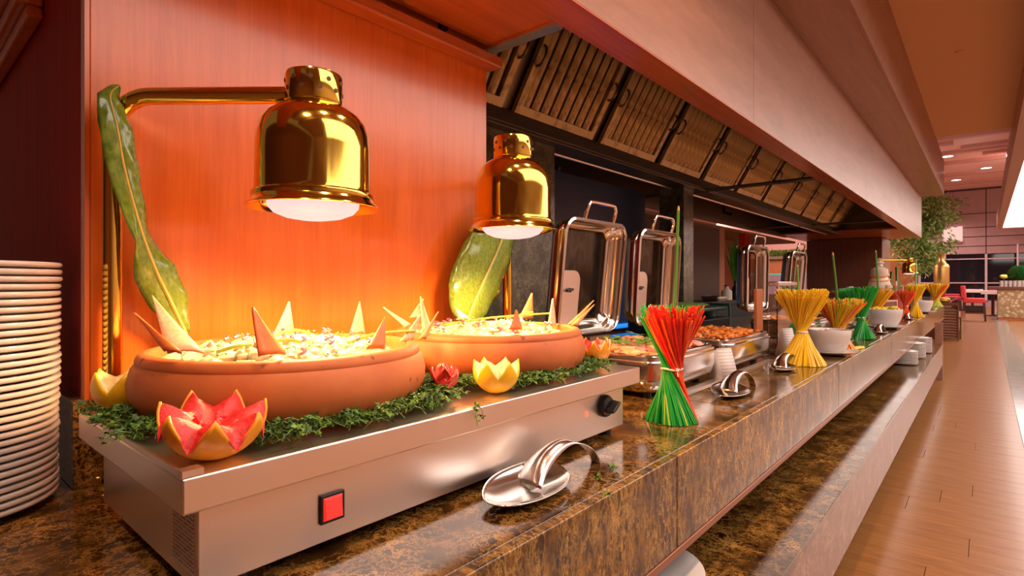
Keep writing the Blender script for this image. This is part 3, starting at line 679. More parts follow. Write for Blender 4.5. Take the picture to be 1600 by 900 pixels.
# ------------------------------------------------------------------ carved fruit
def crown_fruit(name, label, cat, loc, R, rind, flesh, n=8, open_=0.9, rz=0.0, sq=1.0, lean=(0, 0), tipz=1.15, valley=0.55, hole=0.55):
    """half fruit with zigzag petals: an outer rind shell, pale pith edge and wet flesh inside"""
    t = thing(name, label, cat, loc, rz); t.rotation_euler = (lean[0], lean[1], rz)
    seg = n * 8
    def tri(i): u = (i % 8) / 8; return 1 - abs(2 * u - 1)          # 0 in valleys, 1 at tips
    ring_o = []; 
    rows = 9
    def ball(z, k):                                                 # radius of the fruit at height z (0..2R)
        zz = min(max(z, 0), 2 * R); return math.sqrt(max(0, R * R - (zz - R) ** 2)) * k
    out = []; inn = []
    for j in range(rows + 1):
        f = j / rows; ro = []
        for i in range(seg):
            top = R * (valley + (tipz - valley) * tri(i)); z = top * f * f * (0.35) + top * f * 0.65
            a = 2 * PI * i / seg; r = ball(z + 0.0001, 1.0)
            if z > R: r = R * (1 - 0.10 * ((z - R) / R)) * open_ + R * (1 - open_)
            ro.append((r * math.cos(a) * sq, r * math.sin(a) * sq, z))
        out.append(ro)
    part('rind', MB().loft(out, True, False), rind, t, solid=0.0035, ang=60)
    # flesh: each petal is lined with flesh, falling into a rough hollow
    rows2 = []
    for (fr, up) in ((0.97, 1.0), (0.91, 1.0), (0.76, 0.97), (0.52, 0.86), (0.30, hole), (0.12, hole * 0.9)):
        ro = []
        for i in range(seg):
            top = R * (valley + (tipz - valley) * tri(i)); a = 2 * PI * i / seg
            k = 1.0 if fr > 0.95 else 0.85 if fr > 0.9 else 0.30 if fr > 0.7 else 0.12
            z = (top * k + R * tipz * 0.93 * (1 - k)) * up - 0.002
            if fr < 0.4: z = R * up
            jit = 0.06 * R * noise.noise(Vector((math.cos(a) * 5 * fr, math.sin(a) * 5 * fr, fr * 9))) if fr < 0.8 else 0
            ro.append((R * fr * math.cos(a) * sq * (1 if top < R else 0.985), R * fr * math.sin(a) * sq * (1 if top < R else 0.985), z + jit))
        rows2.append(ro)
    part('flesh', MB().loft(rows2, False, True), flesh, t, ang=70)
    core = MB(); r = random.Random(int(R * 1e4) + n)
    for i in range(46):
        a = r.uniform(0, 2 * PI); q = R * 0.5 * math.sqrt(r.random())
        core.blob((q * math.cos(a) * sq, q * math.sin(a) * sq, R * hole * 0.98 + r.uniform(-0.004, 0.006)), r.uniform(0.003, 0.007), 1, 0.6, seed=i)
    part('pulp', core, flesh, t, stuff=True)
    return t
crown_fruit('carved_grapefruit', 'zigzag cut grapefruit half with red flesh at the front left of the warmer', 'fruit', (-0.862, 0.322, 1.0955), 0.071, 'rind_orange', 'flesh_red', 7, 0.9, 0.10, 1.0, (0.0, 0.16), 1.10, 0.42, 0.66)
crown_fruit('carved_melon', 'yellow petal-cut fruit at the back left corner of the warmer', 'fruit', (-1.245, 0.318, 1.0965), 0.058, 'rind_yellow', 'flesh_yellow', 6, 0.8, 0.2, 1.0, (0, 0), 1.5, 0.85, 0.85)
crown_fruit('carved_lemon', 'yellow zigzag cut lemon between the two clay bowls', 'fruit', (-0.845, 0.925, 1.098), 0.052, 'rind_yellow', 'flesh_yellow', 6, 0.85, 0.3, 1.0, (0, 0), 1.45, 0.70, 0.95)
crown_fruit('carved_grapefruit', 'zigzag cut grapefruit with pink flesh at the right end of the warmer', 'fruit', (-0.905, 1.425, 1.098), 0.054, 'rind_orange', 'flesh_red', 9, 0.75, 0.1, 1.0, (0, 0), 1.45, 0.85, 0.95)
tm = thing('tomato_flower', 'red tomato cut into a flower between the two clay bowls', 'vegetable', (-0.900, 0.814, 1.120))
r = random.Random(2)
part('tomato_core', MB().blob((0, 0, 0.008), 0.022, 2, 0.1), 'tomato', tm)
for k in range(9):
    a = k * 2 * PI / 9 * 2.02; up = 0.5 + 0.9 * (k / 9); L = 0.042
    d = Vector((math.cos(a) * math.cos(up), math.sin(a) * math.cos(up), math.sin(up))); sd = d.cross(Vector((0, 0, 1))).normalized(); nn = sd.cross(d)
    grid = [[d * (0.008 + L * t) + sd * ((i - 2) / 2 * 0.017 * math.sin(PI * (0.25 + 0.72 * t))) + nn * (0.012 * t * t - 0.006 * ((i - 2) / 2) ** 2) for i in range(5)] for t in [q / 6 for q in range(7)]]
    part('petal', MB().sheet(grid), 'tomato_light' if k > 6 else 'tomato', tm, solid=0.004, ang=60)

# ------------------------------------------------------------------ parsley bed and loose sprigs
def sprig_into(stem, leaf, base, d, L, r, ln=0.011):
    d = Vector(d).normalized(); base = Vector(base)
    pts = [base + d * (L * t) + Vector((0, 0, 0.012 * math.sin(PI * t))) for t in (0, .33, .66, 1)]
    stem.tube(pts, 0.0009, 4)
    for k in range(9):
        t = r.uniform(0.2, 1.0); p = base + d * (L * t) + Vector((0, 0, 0.010 * math.sin(PI * t)))
        a = r.uniform(0, 2 * PI); e = r.uniform(-0.2, 0.9)
        u = Vector((math.cos(a) * math.cos(e), math.sin(a) * math.cos(e), math.sin(e))); v = u.cross(Vector((r.uniform(-1, 1), r.uniform(-1, 1), 1))).normalized()
        l = ln * r.uniform(0.6, 1.3); n = u.cross(v)
        leaf.add([p, p + u * l * .45 + v * l * .42 + n * l * .15, p + u * l * .62 + v * l * .12, p + u * l + n * l * .25, p + u * l * .62 - v * l * .12, p + u * l * .45 - v * l * .42 + n * l * .15], [(0, 1, 2), (0, 2, 4), (2, 3, 4), (0, 4, 5)])
r = random.Random(21)
BEDS = {}
def bed_of(x, y):
    if y < 0.40: return 'left'
    if x < -1.10 and y > 1.3: return 'back'
    if y < 0.77: return 'front'
    if y < 0.99: return 'middle'
    return 'far'
def in_bowl(x, y): return math.hypot(x + 1.115, y - 0.572) < 0.262 or math.hypot(x + 1.105, y - 1.172) < 0.262
def in_fruit(x, y): return math.hypot(x + .862, y - .322) < .06 or math.hypot(x + 1.245, y - .318) < .036 or math.hypot(x + .845, y - .925) < .034 or math.hypot(x + .905, y - 1.425) < .042
cnt = 0
while cnt < 800:
    x = r.uniform(-1.30, -0.80); y = r.uniform(0.272, 1.40)
    dd = min(math.hypot(x + 1.115, y - 0.572), math.hypot(x + 1.105, y - 1.172))
    if in_bowl(x, y) or in_fruit(x, y): continue
    if dd > 0.335 and not (x < -1.02 and y < 0.36): continue
    if x > -0.825 and r.random() < 0.75: continue
    if y < 0.36 and x > -1.0: continue
    if x < -1.10 and y > 0.40: continue
    a = r.uniform(0, 2 * PI); bd = BEDS.setdefault(bed_of(x, y), (MB(), MB(), MB()))
    sprig_into(bd[0], bd[2] if r.random() < 0.28 else bd[1], (x, y, 1.0955 + r.uniform(0.001, 0.018)), (math.cos(a), math.sin(a), r.uniform(0.05, 0.35)), r.uniform(0.025, 0.055), r, 0.012)
    cnt += 1
LAB = {'left': 'dark parsley bunch at the left corner of the warmer', 'front': 'dark parsley strip along the front of the near clay bowl', 'middle': 'bright parsley strip around the carved lemon between the bowls', 'far': 'curly parsley strip along the front of the far clay bowl', 'back': 'parsley at the back of the far bowl'}
for k, bd in BEDS.items():
    pb = thing('parsley_garnish', LAB[k], 'garnish', (0, 0, 0), 0, 'parsley around the clay bowls')
    part('stems', bd[0], 'parsley_light', pb, stuff=True); part('leaves', bd[1], 'parsley', pb, stuff=True); part('pale_leaves', bd[2], 'parsley_light', pb, stuff=True)
def loose(label, base, d, L, n=3, seed=1):
    t = thing('parsley_sprig', label, 'herb', base); rr = random.Random(seed); s1 = MB(); l1 = MB()
    for k in range(n):
        q = Vector(d) + Vector((rr.uniform(-.5, .5), rr.uniform(-.5, .5), rr.uniform(0, .2)))
        sprig_into(s1, l1, (0, 0, 0.001), q, L * rr.uniform(.6, 1), rr, 0.010)
    part('stem', s1, 'parsley_light', t); part('leaves', l1, 'parsley_light', t, stuff=True)
loose('parsley sprig hanging over the front edge of the warmer', (-0.787, 0.80, 1.098), (0.25, 0.0, -1.0), 0.05, 5, 3)
loose('parsley sprig with stems at the left rear corner of the warmer', (-1.19, 0.275, 1.100), (0.1, -1, 0.05), 0.04, 4, 4)
loose('tiny green leaf scrap on the counter beside the near spoon rest', (-0.679, 1.143, 0.900), (1, 0.4, 0), 0.016, 2, 5)
loose('second green scrap nearer the counter edge by the spoon rest', (-0.666, 1.060, 0.900), (1, 0.4, 0), 0.018, 2, 6)
loose('yellow-green thread of herb hanging at the counter edge', (-0.605, 0.987, 0.900), (1, -0.3, 0), 0.03, 1, 8)

# ------------------------------------------------------------------ brass heat lamps
def heat_lamp(label, post_xy, lamp_xy, ztop, flip, s=1.0, base_z=0.9, dz=0.0, power=9.0):
    t = thing('heat_lamp', label, 'lamp', (*post_xy, base_z), 0, 'brass heat lamps')
    z0 = base_z
    L = Vector((lamp_xy[0] - post_xy[0], lamp_xy[1] - post_xy[1], 0)); ln = L.length; d = L / ln
    H = ztop - z0
    rad = 0.085
    path = [Vector((0, 0, 0.012)), Vector((0, 0, H - rad))]
    for k in range(1, 9):
        q = PI / 2 * k / 8; path.append(Vector((0, 0, H - rad)) + d * (rad - rad * math.cos(q)) + Vector((0, 0, rad * math.sin(q))))
    path.append(d * (ln - 0.058) + Vector((0, 0, H)))
    part('arm', MB().tube(path, 0.0185 * s, 18), 'brass', t, ang=50)
    part('base', MB().lathe([(0, 0), (0.032, 0), (0.034, 0.004), (0.030, 0.010), (0.022, 0.014), (0.0195, 0.03), (0, 0.03)], 28), 'brass', t)
    zc = H + dz
    Mx = T(L.x, L.y, zc)
    # perforated collar
    part('collar', MB().lathe([(0.058, -0.030), (0.060, -0.026), (0.060, 0.028), (0.058, 0.034), (0.050, 0.037), (0, 0.037)], 40, Mx), 'brass', t)
    hm = MB()
    for k in range(10):
        for (dzz, o_) in ((0.014, 0), (-0.006, 0.5)):
            a = 2 * PI * (k + o_) / 10
            hm.lathe([(0, 0), (0.0052, 0), (0.0052, 0.0012), (0, 0.0012)], 10, Mx @ Matrix.Rotation(a, 4, 'Z') @ T(0.0596, 0, dzz) @ RX)
    part('vent_holes', hm, 'hole_dark', t)
    part('screw', MB().lathe([(0, 0), (0.005, 0), (0.006, 0.006), (0, 0.009)], 10, Mx @ Matrix.Rotation(math.atan2(d.y, d.x) + PI, 4, 'Z') @ T(0.060, 0, -0.022) @ RX).lathe([(0, 0), (0.004, 0), (0.0045, 0.005), (0, 0.006)], 10, Mx @ Matrix.Rotation(math.atan2(d.y, d.x) + PI / 2, 4, 'Z') @ T(0.060, 0, 0.0) @ RX), 'old_brass', t)
    prof = [(0.056, -0.028), (0.061, -0.034), (0.078, -0.043), (0.097, -0.057), (0.110, -0.076), (0.1165, -0.100), (0.1185, -0.130), (0.1195, -0.215), (0.121, -0.222), (0.1265, -0.226), (0.1275, -0.231), (0.126, -0.236), (0.131, -0.246), (0.1385, -0.2515), (0.1395, -0.2545), (0.1375, -0.2555), (0.127, -0.249), (0.119, -0.239), (0.116, -0.215), (0.114, -0.13), (0.106, -0.085), (0.08, -0.05), (0.05, -0.036)]
    part('shade', MB().lathe(prof, 64, Mx), 'brass', t, ang=40)
    part('bulb', MB().lathe([(0, -0.282), (0.03, -0.2805), (0.06, -0.2755), (0.083, -0.266), (0.094, -0.254), (0.096, -0.244), (0.085, -0.22), (0.04, -0.13), (0, -0.12)], 40, Mx), 'bulb_glass', t, ang=60)
    l = bpy.data.lights.new('heat_bulb_lamp', 'SPOT'); l.energy = power * 3.0; l.color = (1.0, 0.50, 0.20); l.spot_size = math.radians(172); l.spot_blend = 0.55; l.shadow_soft_size = 0.05
    o = bpy.data.objects.new('heat_bulb_lamp', l); C.objects.link(o); o.parent = t; o.location = (L.x, L.y, zc - 0.335)
    return t
heat_lamp('large brass heat lamp over the near clay bowl', (-1.452, 0.340), (-1.111, 0.626), 1.757, 1, dz=0.008)
heat_lamp('brass heat lamp over the far clay bowl, right edge of the orange pier', (-1.452, 1.655), (-1.121, 1.304), 1.757, -1, dz=0.008)

# ------------------------------------------------------------------ banana leaves
def leaf_obj(label, centre, half, twist, loc_label=None, tear=None):
    c0 = Vector(centre[0]); pts = bez([Vector(p) - c0 for p in centre], 5); n = len(pts)
    t = thing('banana_leaf', label, 'leaf', c0, 0, 'banana leaves behind the bowls')
    hw = []; tw = []
    for i in range(n):
        f = i / (n - 1) * (len(half) - 1); k = min(int(f), len(half) - 2); g = f - k
        hw.append(half[k] * (1 - g) + half[k + 1] * g); tw.append(twist[k] * (1 - g) + twist[k + 1] * g)
    for sgn in (-1, 1):
        grid = []
        for i, p in enumerate(pts):
            tan = (pts[min(i + 1, n - 1)] - pts[max(i - 1, 0)]).normalized()
            side = Vector((0, 1, 0)); side = (side - tan * side.dot(tan)).normalized(); nn = tan.cross(side)
            ang = tw[i] + sgn * 0.35
            row = []
            for q in range(6):
                u = q / 5 * hw[i]
                wv = 0.004 * math.sin(i * 1.3 + q) * q / 5
                dirv = (side * math.cos(tw[i]) + nn * math.sin(tw[i])) * sgn + nn * 0.30 * (q / 5)
                row.append(p + dirv * u + nn * wv)
            grid.append(row)
        part('blade', MB().sheet(grid), 'banana_leaf', t, solid=0.0012, ang=70)
    part('midrib', MB().tube(pts, [0.005 * (1 - 0.75 * i / n) for i in range(n)], 7), 'midrib', t)
leaf_obj('tall curling banana leaf twisted around the left lamp post', [(-1.425, 0.477, 1.227), (-1.420, 0.443, 1.306), (-1.410, 0.412, 1.372), (-1.405, 0.386, 1.446), (-1.400, 0.363, 1.530), (-1.395, 0.346, 1.603), (-1.390, 0.333, 1.681), (-1.400, 0.324, 1.742), (-1.430, 0.347, 1.777)],
         [0.012, 0.042, 0.046, 0.030, 0.030, 0.032, 0.032, 0.022, 0.002], [0.1, 0.1, 0.2, 0.8, 0.4, 0.2, 0.2, 0.2, 0.2])
leaf_obj('broad banana leaf standing behind the far bowl under the far lamp', [(-1.385, 1.358, 1.204), (-1.385, 1.402, 1.281), (-1.385, 1.469, 1.385), (-1.380, 1.527, 1.482), (-1.375, 1.572, 1.581), (-1.370, 1.604, 1.670)],
         [0.05, 0.115, 0.13, 0.12, 0.08, 0.003], [0.0, 0.0, 0.0, 0.0, 0.0, 0.0])

# ------------------------------------------------------------------ spoon rests
def spoon_rest_meshes():
    rings = []; n = 40
    for (k, z) in ((0.02, 0.006), (0.45, 0.007), (0.75, 0.011), (0.93, 0.018), (1.0, 0.0225)):
        ro = []
        for i in range(n):
            a = 2 * PI * i / n; ca_, sa_ = math.cos(a), math.sin(a)
            lift = (0.017 * max(0, -ca_) ** 1.5 + 0.020 * max(0, sa_) ** 2 * max(0, 0.3 - ca_)) * k * k
            ro.append((0.070 * k * ca_ - 0.006 * sa_ * k, 0.128 * k * sa_, z + lift))
        rings.append(ro)
    dish = MB().loft(rings, True, False)
    grid = []
    path = bez([(-0.020, 0.020, 0.012), (-0.026, 0.060, 0.038), (-0.024, 0.105, 0.060), (-0.016, 0.150, 0.074), (-0.006, 0.190, 0.068), (0.0, 0.226, 0.050), (0.004, 0.252, 0.024), (0.005, 0.262, 0.001)], 4)
    for i, p in enumerate(path):
        f = i / (len(path) - 1); wv = 0.014 + 0.026 * max(0, 1 - f * 1.5) ; arch = 0.016 * max(0, math.sin(PI * min(1, f * 1.6 + 0.08)))
        tan = (path[min(i + 1, len(path) - 1)] - path[max(i - 1, 0)]).normalized(); nn = Vector((1, 0, 0)).cross(tan)
        grid.append([p + Vector((1, 0, 0)) * (wv * s_) + nn * arch * (1 - s_ * s_) for s_ in [-1 + 2 * q / 8 for q in range(9)]])
    return dish, MB().sheet(grid)
def spoon_rest(loc, label, s=1.0, rz=0.0):
    t = thing('spoon_rest', label, 'spoon rest', loc, rz, 'steel spoon rests along the counter'); t.scale = (s, s, s)
    if 'rest_dish' in bpy.data.meshes:
        d, h = bpy.data.meshes['rest_dish'], bpy.data.meshes['rest_handle']
    else:
        a, b_ = spoon_rest_meshes(); d = a.mesh('rest_dish', 60); h = b_.mesh('rest_handle', 60)
    part('dish', d, 'steel_polished', t, solid=0.0022); part('handle_saddle', h, 'steel_polished', t, solid=0.0022)
spoon_rest((-0.735, 0.905, 0.8965), 'large steel spoon rest on the marble in front of the warmer', 1.0)
spoon_rest((-0.765, 2.215, 0.8965), 'steel spoon rest in front of the first chafing dish', 0.98)
spoon_rest((-0.785, 3.02, 0.8965), 'steel spoon rest beside the tall yellow pasta bundle', 0.92)
spoon_rest((-0.80, 4.72, 0.8965), 'shiny small spoon rest behind the bowl of red relish', 0.9)
spoon_rest((-0.70, 5.72, 0.8965), 'shiny small spoon rest right of the green pasta bundle', 0.9)
spoon_rest((-0.70, 8.05, 0.8965), 'small shiny spoon rest behind the bowl of yellow fruit', 0.9)

# ------------------------------------------------------------------ chafing dishes and their raised lids
def chafing(yc, hy, label, xc=-1.1375, hx=0.2225, z=0.9, small=False):
    t = thing('chafing_dish', label, 'chafing dish', (xc, yc, z), 0, 'chafing dishes on the counter')
    R = [rrect(hx - 0.07, hy - 0.07, 0.05, 0.022), rrect(hx - 0.035, hy - 0.035, 0.06, 0.026), rrect(hx - 0.012, hy - 0.012, 0.065, 0.050), rrect(hx - 0.006, hy - 0.006, 0.065, 0.072), rrect(hx - 0.010, hy - 0.010, 0.062, 0.075), rrect(hx - 0.004, hy - 0.004, 0.065, 0.079), rrect(hx - 0.001, hy - 0.001, 0.065, 0.135), rrect(hx + 0.006, hy + 0.006, 0.068, 0.140), rrect(hx + 0.006, hy + 0.006, 0.068, 0.146), rrect(hx - 0.004, hy - 0.004, 0.062, 0.150), rrect(hx - 0.004, hy - 0.004, 0.062, 0.160), rrect(hx - 0.012, hy - 0.012, 0.058, 0.164)]
    part('water_pan', MB().loft(R, True, False), 'steel_polished', t, ang=40)
    R2 = [rrect(hx - 0.013, hy - 0.013, 0.056, 0.164), rrect(hx - 0.010, hy - 0.010, 0.056, 0.170), rrect(hx - 0.024, hy - 0.024, 0.05, 0.172), rrect(hx - 0.030, hy - 0.030, 0.05, 0.160), rrect(hx - 0.04, hy - 0.04, 0.05, 0.105)]
    part('food_pan', MB().loft(R2, False, True), 'steel_polished', t, ang=40)
    part('base_strip', MB().box(hx - 0.03, hx + 0.01, -hy + 0.05, hy + 0.03, 0.0005, 0.006), 'steel_warm', t)
    for sx in (-1, 1):
        for sy in (-1, 1):
            part('foot', MB().lathe([(0, 0.0005), (0.016, 0.0005), (0.018, 0.024), (0, 0.024)], 14, T(sx * (hx - 0.08), sy * (hy - 0.08), 0)), 'black_plastic', t)
    part('hinge', MB().box(-hx - 0.012, -hx + 0.012, -0.09, 0.09, 0.165, 0.20), 'steel_dark', t)
    return t
D1 = chafing(2.19, 0.315, 'first steel chafing dish of orange fish pieces right of the warmer')
D2 = chafing(2.985, 0.33, 'second steel chafing dish, filled with orange stew')
D3 = chafing(4.62, 0.31, 'third chafing dish under a raised lid behind the tall yellow pasta')
D4 = chafing(5.68, 0.31, 'fourth chafing dish behind the bowl of red relish')
def heap(name, label, loc, hx, hy, kinds, n, seed, cat='food', h=0.02, rr=(0.012, 0.024), sq=0.6):
    t = thing(name, label, cat, loc); r = random.Random(seed); mbs = {}
    part('bed', MB().loft([rrect(hx, hy, 0.04, -0.02), rrect(hx, hy, 0.04, 0.0)], True, True), kinds[0], t)
    for i in range(n):
        k = r.choice(kinds); mbs.setdefault(k, MB())
        x = r.uniform(-hx, hx) * 0.95; y = r.uniform(-hy, hy) * 0.95
        mbs[k].blob((x, y, r.uniform(0, h)), r.uniform(*rr), 1, 0.6, (r.uniform(.8, 1.6), r.uniform(.8, 1.6), sq), i + seed)
    for k in mbs: part('pieces', mbs[k], k, t, stuff=True, ang=60)
    return t
f1 = heap('baked_fish', 'orange glazed fish pieces topped with leaves in the first chafing dish', (-1.1375, 2.19, 1.062), 0.175, 0.268, ['fish', 'fish', 'fish_pink', 'fish'], 90, 3, rr=(0.022, 0.04), h=0.018, sq=0.45)
lf = MB(); r = random.Random(9)
for i in range(70):
    x = r.uniform(-0.12, 0.12); y = r.uniform(-0.2, 0.2); d = r.uniform(0, 6); L = r.uniform(0.025, 0.06)
    u = Vector((math.cos(d), math.sin(d), 0.25)); v = Vector((-math.sin(d), math.cos(d), 0.1)); p = Vector((x, y, r.uniform(0.024, 0.036)))
    lf.add([p, p + u * L * .5 + v * L * .3, p + u * L, p + u * L * .5 - v * L * .3 + Vector((0, 0, .006))], [(0, 1, 2, 3)])
part('garnish_leaves', lf, 'parsley_light', f1, stuff=True)
heap('meat_stew', 'orange-brown chunky stew in the second chafing dish', (-1.1375, 2.985, 1.065), 0.175, 0.285, ['stew', 'stew', 'stew_dark'], 420, 4, rr=(0.010, 0.020), h=0.014, sq=0.8)
heap('noodles', 'pale food in the third chafing dish', (-1.1375, 4.62, 1.055), 0.175, 0.262, ['fish', 'stew'], 120, 5)
heap('roast_vegetables', 'browned food in the fourth chafing dish', (-1.1375, 5.68, 1.055), 0.175, 0.262, ['stew_dark', 'stew'], 120, 6)

def lid(dish, yc, hy, z0, z1, label, tilt=6.0, x=-1.365, plate=True):
    hz = (z1 - z0) / 2
    t = bpy.data.objects.new('lid', None); C.objects.link(t); t.parent = dish; t['label'] = label
    t.location = Vector((x, yc, z0)) - dish.location; t.rotation_euler = (0, math.radians(tilt), 0)
    def ring(k, wx): return [(wx, p[0], p[1] + hz) for p in rrect(hy - k, hz - k, max(0.02, 0.07 - k * 0.6), 0, 7)]
    part('rim', MB().loft([ring(0.016, 0.004), ring(0.008, 0.010), ring(0.0, 0.006), ring(0.0, -0.008), ring(0.010, -0.012)], False, False), 'steel_polished', t, solid=0.003, ang=50)
    part('shell', MB().loft([ring(0.012, -0.010), ring(0.014, -0.05), ring(0.024, -0.075), ring(0.055, -0.085)], False, False), 'steel_polished', t, solid=0.003, ang=50)
    part('glass', MB().loft([ring(0.050, -0.082), ring(0.050, -0.077)], True, True), 'lid_glass', t)
    hw = hy * 0.46
    part('handle', MB().tube(bez([(0.0, -hw, 2 * hz - 0.012), (0.012, -hw, 2 * hz + 0.04), (0.014, -hw + 0.012, 2 * hz + 0.068), (0.014, -hw + 0.04, 2 * hz + 0.075), (0.014, hw - 0.04, 2 * hz + 0.075), (0.014, hw - 0.012, 2 * hz + 0.068), (0.012, hw, 2 * hz + 0.04), (0.0, hw, 2 * hz - 0.012)], 4), 0.0085, 10), 'chrome', t)
    if plate:  # the hinge's reflection in the lid, built as solid pieces
        pc = -hy * 0.42
        part('mirrored_hinge', MB().loft([[(-0.060, p[0] + pc, p[1] + 0.155) for p in rrect(0.085, 0.125, 0.05, 0)], [(-0.056, p[0] + pc, p[1] + 0.155) for p in rrect(0.085, 0.125, 0.05, 0)]], True, True), 'steel_warm', t)
        part('mirrored_knob', MB().tube([(-0.05, pc - 0.02, 0.19), (-0.046, pc + 0.02, 0.197)], 0.006, 8).lathe([(0, 0), (0.010, 0), (0.010, 0.012), (0, 0.012)], 10, T(-0.056, pc, 0.193) @ RX), 'black_iron', t)
lid(D1, 2.115, 0.255, 1.115, 1.625, 'large raised glass-topped steel lid behind the first chafing dish')
lid(D2, 2.79, 0.25, 1.12, 1.625, 'second raised steel lid, partly behind the red and green bundle', 3.5)
lid(D3, 4.54, 0.27, 1.12, 1.63, 'third raised steel lid, left of the copper post', 1.0)
lid(D4, 5.66, 0.27, 1.12, 1.63, 'fourth raised steel lid, farthest along the counter', 5.0, plate=False)

# ------------------------------------------------------------------ pasta bundles
def bundle(loc, label, H, rb, rt, hue, n=230, twist=140, tie=0.46, rz=0.0, lean=(0, 0), rs=0.0021, seed=0, group='tied pasta bundles'):
    """hue: function(bottom angle, rng) -> material; straight sticks crossing at the tied waist"""
    t = thing('pasta_bundle', label, 'pasta bundle', loc, rz, group); t.rotation_euler = (lean[0], lean[1], rz)
    r = random.Random(seed); mbs = {}
    tw = math.radians(twist); wr = []
    for i in range(n):
        a = r.uniform(0, 2 * PI); q = math.sqrt(r.uniform(0.30, 1)); k = hue(a, r); mbs.setdefault(k, MB())
        b_ = a + tw + r.uniform(-0.16, 0.16); q2 = q * r.uniform(0.90, 1.04)
        p0 = Vector((rb * q * math.cos(a), rb * q * math.sin(a), 0)); p1 = Vector((rt * q2 * math.cos(b_), rt * q2 * math.sin(b_), H * r.uniform(0.90, 1.03)))
        p0.z = -0.0 + 0.0015
        wp = p0.lerp(p1, tie); wr.append(math.hypot(wp.x, wp.y))
        mbs[k].tube([p0, p1], rs, 5)
    for k in mbs: part('sticks', mbs[k], k, t, stuff=True)
    w_ = sorted(wr)[int(len(wr) * 0.97)] + 0.002
    ti = part('tie', MB().tube([(w_ * math.cos(2 * PI * i / 20), w_ * math.sin(2 * PI * i / 20), H * tie + 0.002 * math.sin(i)) for i in range(20)], 0.0036, 7, closed=True), 'string', t)
    ka = math.atan2(-loc[1], -loc[0]) - rz + 0.5
    kp = Vector((w_ * math.cos(ka), w_ * math.sin(ka), H * tie))
    part('knot', MB().blob(kp, 0.008, 1, 0.3).tube([kp, kp + Vector((0.006, -0.004, -0.02))], 0.002, 5).tube([kp, kp + Vector((-0.008, 0.002, -0.016))], 0.002, 5), 'string', ti)
    return t
def side(a, c_, w_): return abs((a - c_ + PI) % (2 * PI) - PI) < w_
def hue1(a, r):
    # sticks whose feet face the room on the left are green; the others red to orange
    if side(a, math.radians(-80), math.radians(88)): return 'pasta_green' if r.random() < 0.90 else 'pasta_lime'
    return 'pasta_red' if r.random() < 0.62 else 'pasta_orange'
bundle((-0.772, 1.690, 0.900), 'red and green dyed pasta bundle standing right of the warmer', 0.365, 0.084, 0.104, hue1, 420, -146, 0.46, 0.0, rs=0.0026, seed=1)
bundle((-0.760, 3.300, 0.900), 'tall yellow pasta bundle left of the bowl of red relish', 0.40, 0.120, 0.138, lambda a, r: 'pasta_yellow', 460, 163, 0.44, seed=2, rs=0.003)
bundle((-0.735, 4.17, 0.900), 'multicoloured pasta bundle behind the bowl of red relish', 0.33, 0.10, 0.155, lambda a, r: r.choice(['pasta_yellow'] * 5 + ['pasta_orange'] * 2 + ['pasta_lime'] * 3 + ['pasta_red']), 260, 158, 0.40, seed=3, rs=0.0036)
bundle((-0.725, 5.06, 0.900), 'green pasta bundle leaning left before the bowl of yellow fruit', 0.40, 0.088, 0.145, lambda a, r: 'pasta_green', 300, 156, 0.42, 0.0, (0.0, -0.10), seed=4, rs=0.0034)
bundle((-0.90, 7.08, 0.900), 'yellow pasta bundle behind the bowl of yellow fruit', 0.36, 0.11, 0.17, lambda a, r: 'pasta_yellow' if r.random() < .85 else 'pasta_orange', 240, 150, 0.45, seed=5, rs=0.004)
bundle((-0.752, 8.30, 0.900), 'orange-red pasta bundle beside the slim yellow one', 0.33, 0.07, 0.10, lambda a, r: 'pasta_red' if r.random() < .5 else 'pasta_orange', 160, 150, 0.45, 0.0, (0.0, 0.05), seed=6, rs=0.004)
bundle((-0.672, 8.60, 0.900), 'slim yellow pasta bundle near the far counter edge', 0.40, 0.095, 0.11, lambda a, r: 'pasta_yellow', 220, 158, 0.45, seed=7, rs=0.004)
bundle((-0.668, 12.4, 0.900), 'yellow and lime pasta bundle at the far end of the counter', 0.40, 0.10, 0.19, lambda a, r: 'pasta_lime' if side(a, -1.2, 1.0) else r.choice(['pasta_yellow', 'pasta_yellow', 'pasta_orange']), 160, 150, 0.5, seed=8, rs=0.006)
def stalk(label, base, top, r0=0.006):
    t = thing('green_stalk', label, 'stalk', base, 0, 'green stalks standing in the pasta bundles'); d = Vector(top) - Vector(base)
    part('stem', MB().tube([Vector((0, 0, 0)), d * 0.5 + Vector((0.002, 0, 0)), d * 0.965], [r0, r0 * 0.95, r0 * 0.75], 9), 'stalk_green', t)
    part('tip', MB().tube([d * 0.965, d * 0.985, d], [r0 * 0.74, r0 * 0.6, r0 * 0.15], 9), 'stalk_tip', t)
stalk('tall green stalk rising from the red and green bundle', (-0.775, 1.698, 1.14), (-0.760, 1.715, 1.598))
stalk('notched green stalk rising from the tall yellow bundle', (-0.79, 3.36, 1.22), (-0.80, 3.38, 1.445))
stalk('green stalk rising from the multicoloured bundle', (-0.733, 4.17, 1.05), (-0.720, 3.886, 1.533), 0.008)
stalk('green stalk rising from the yellow bundle behind the fruit bowl', (-0.900, 7.287, 1.136), (-0.920, 7.210, 1.696), 0.011)
stalk('green stalk rising from the slim yellow bundle near the far edge', (-0.672, 8.60, 1.22), (-0.700, 9.005, 1.647), 0.010)

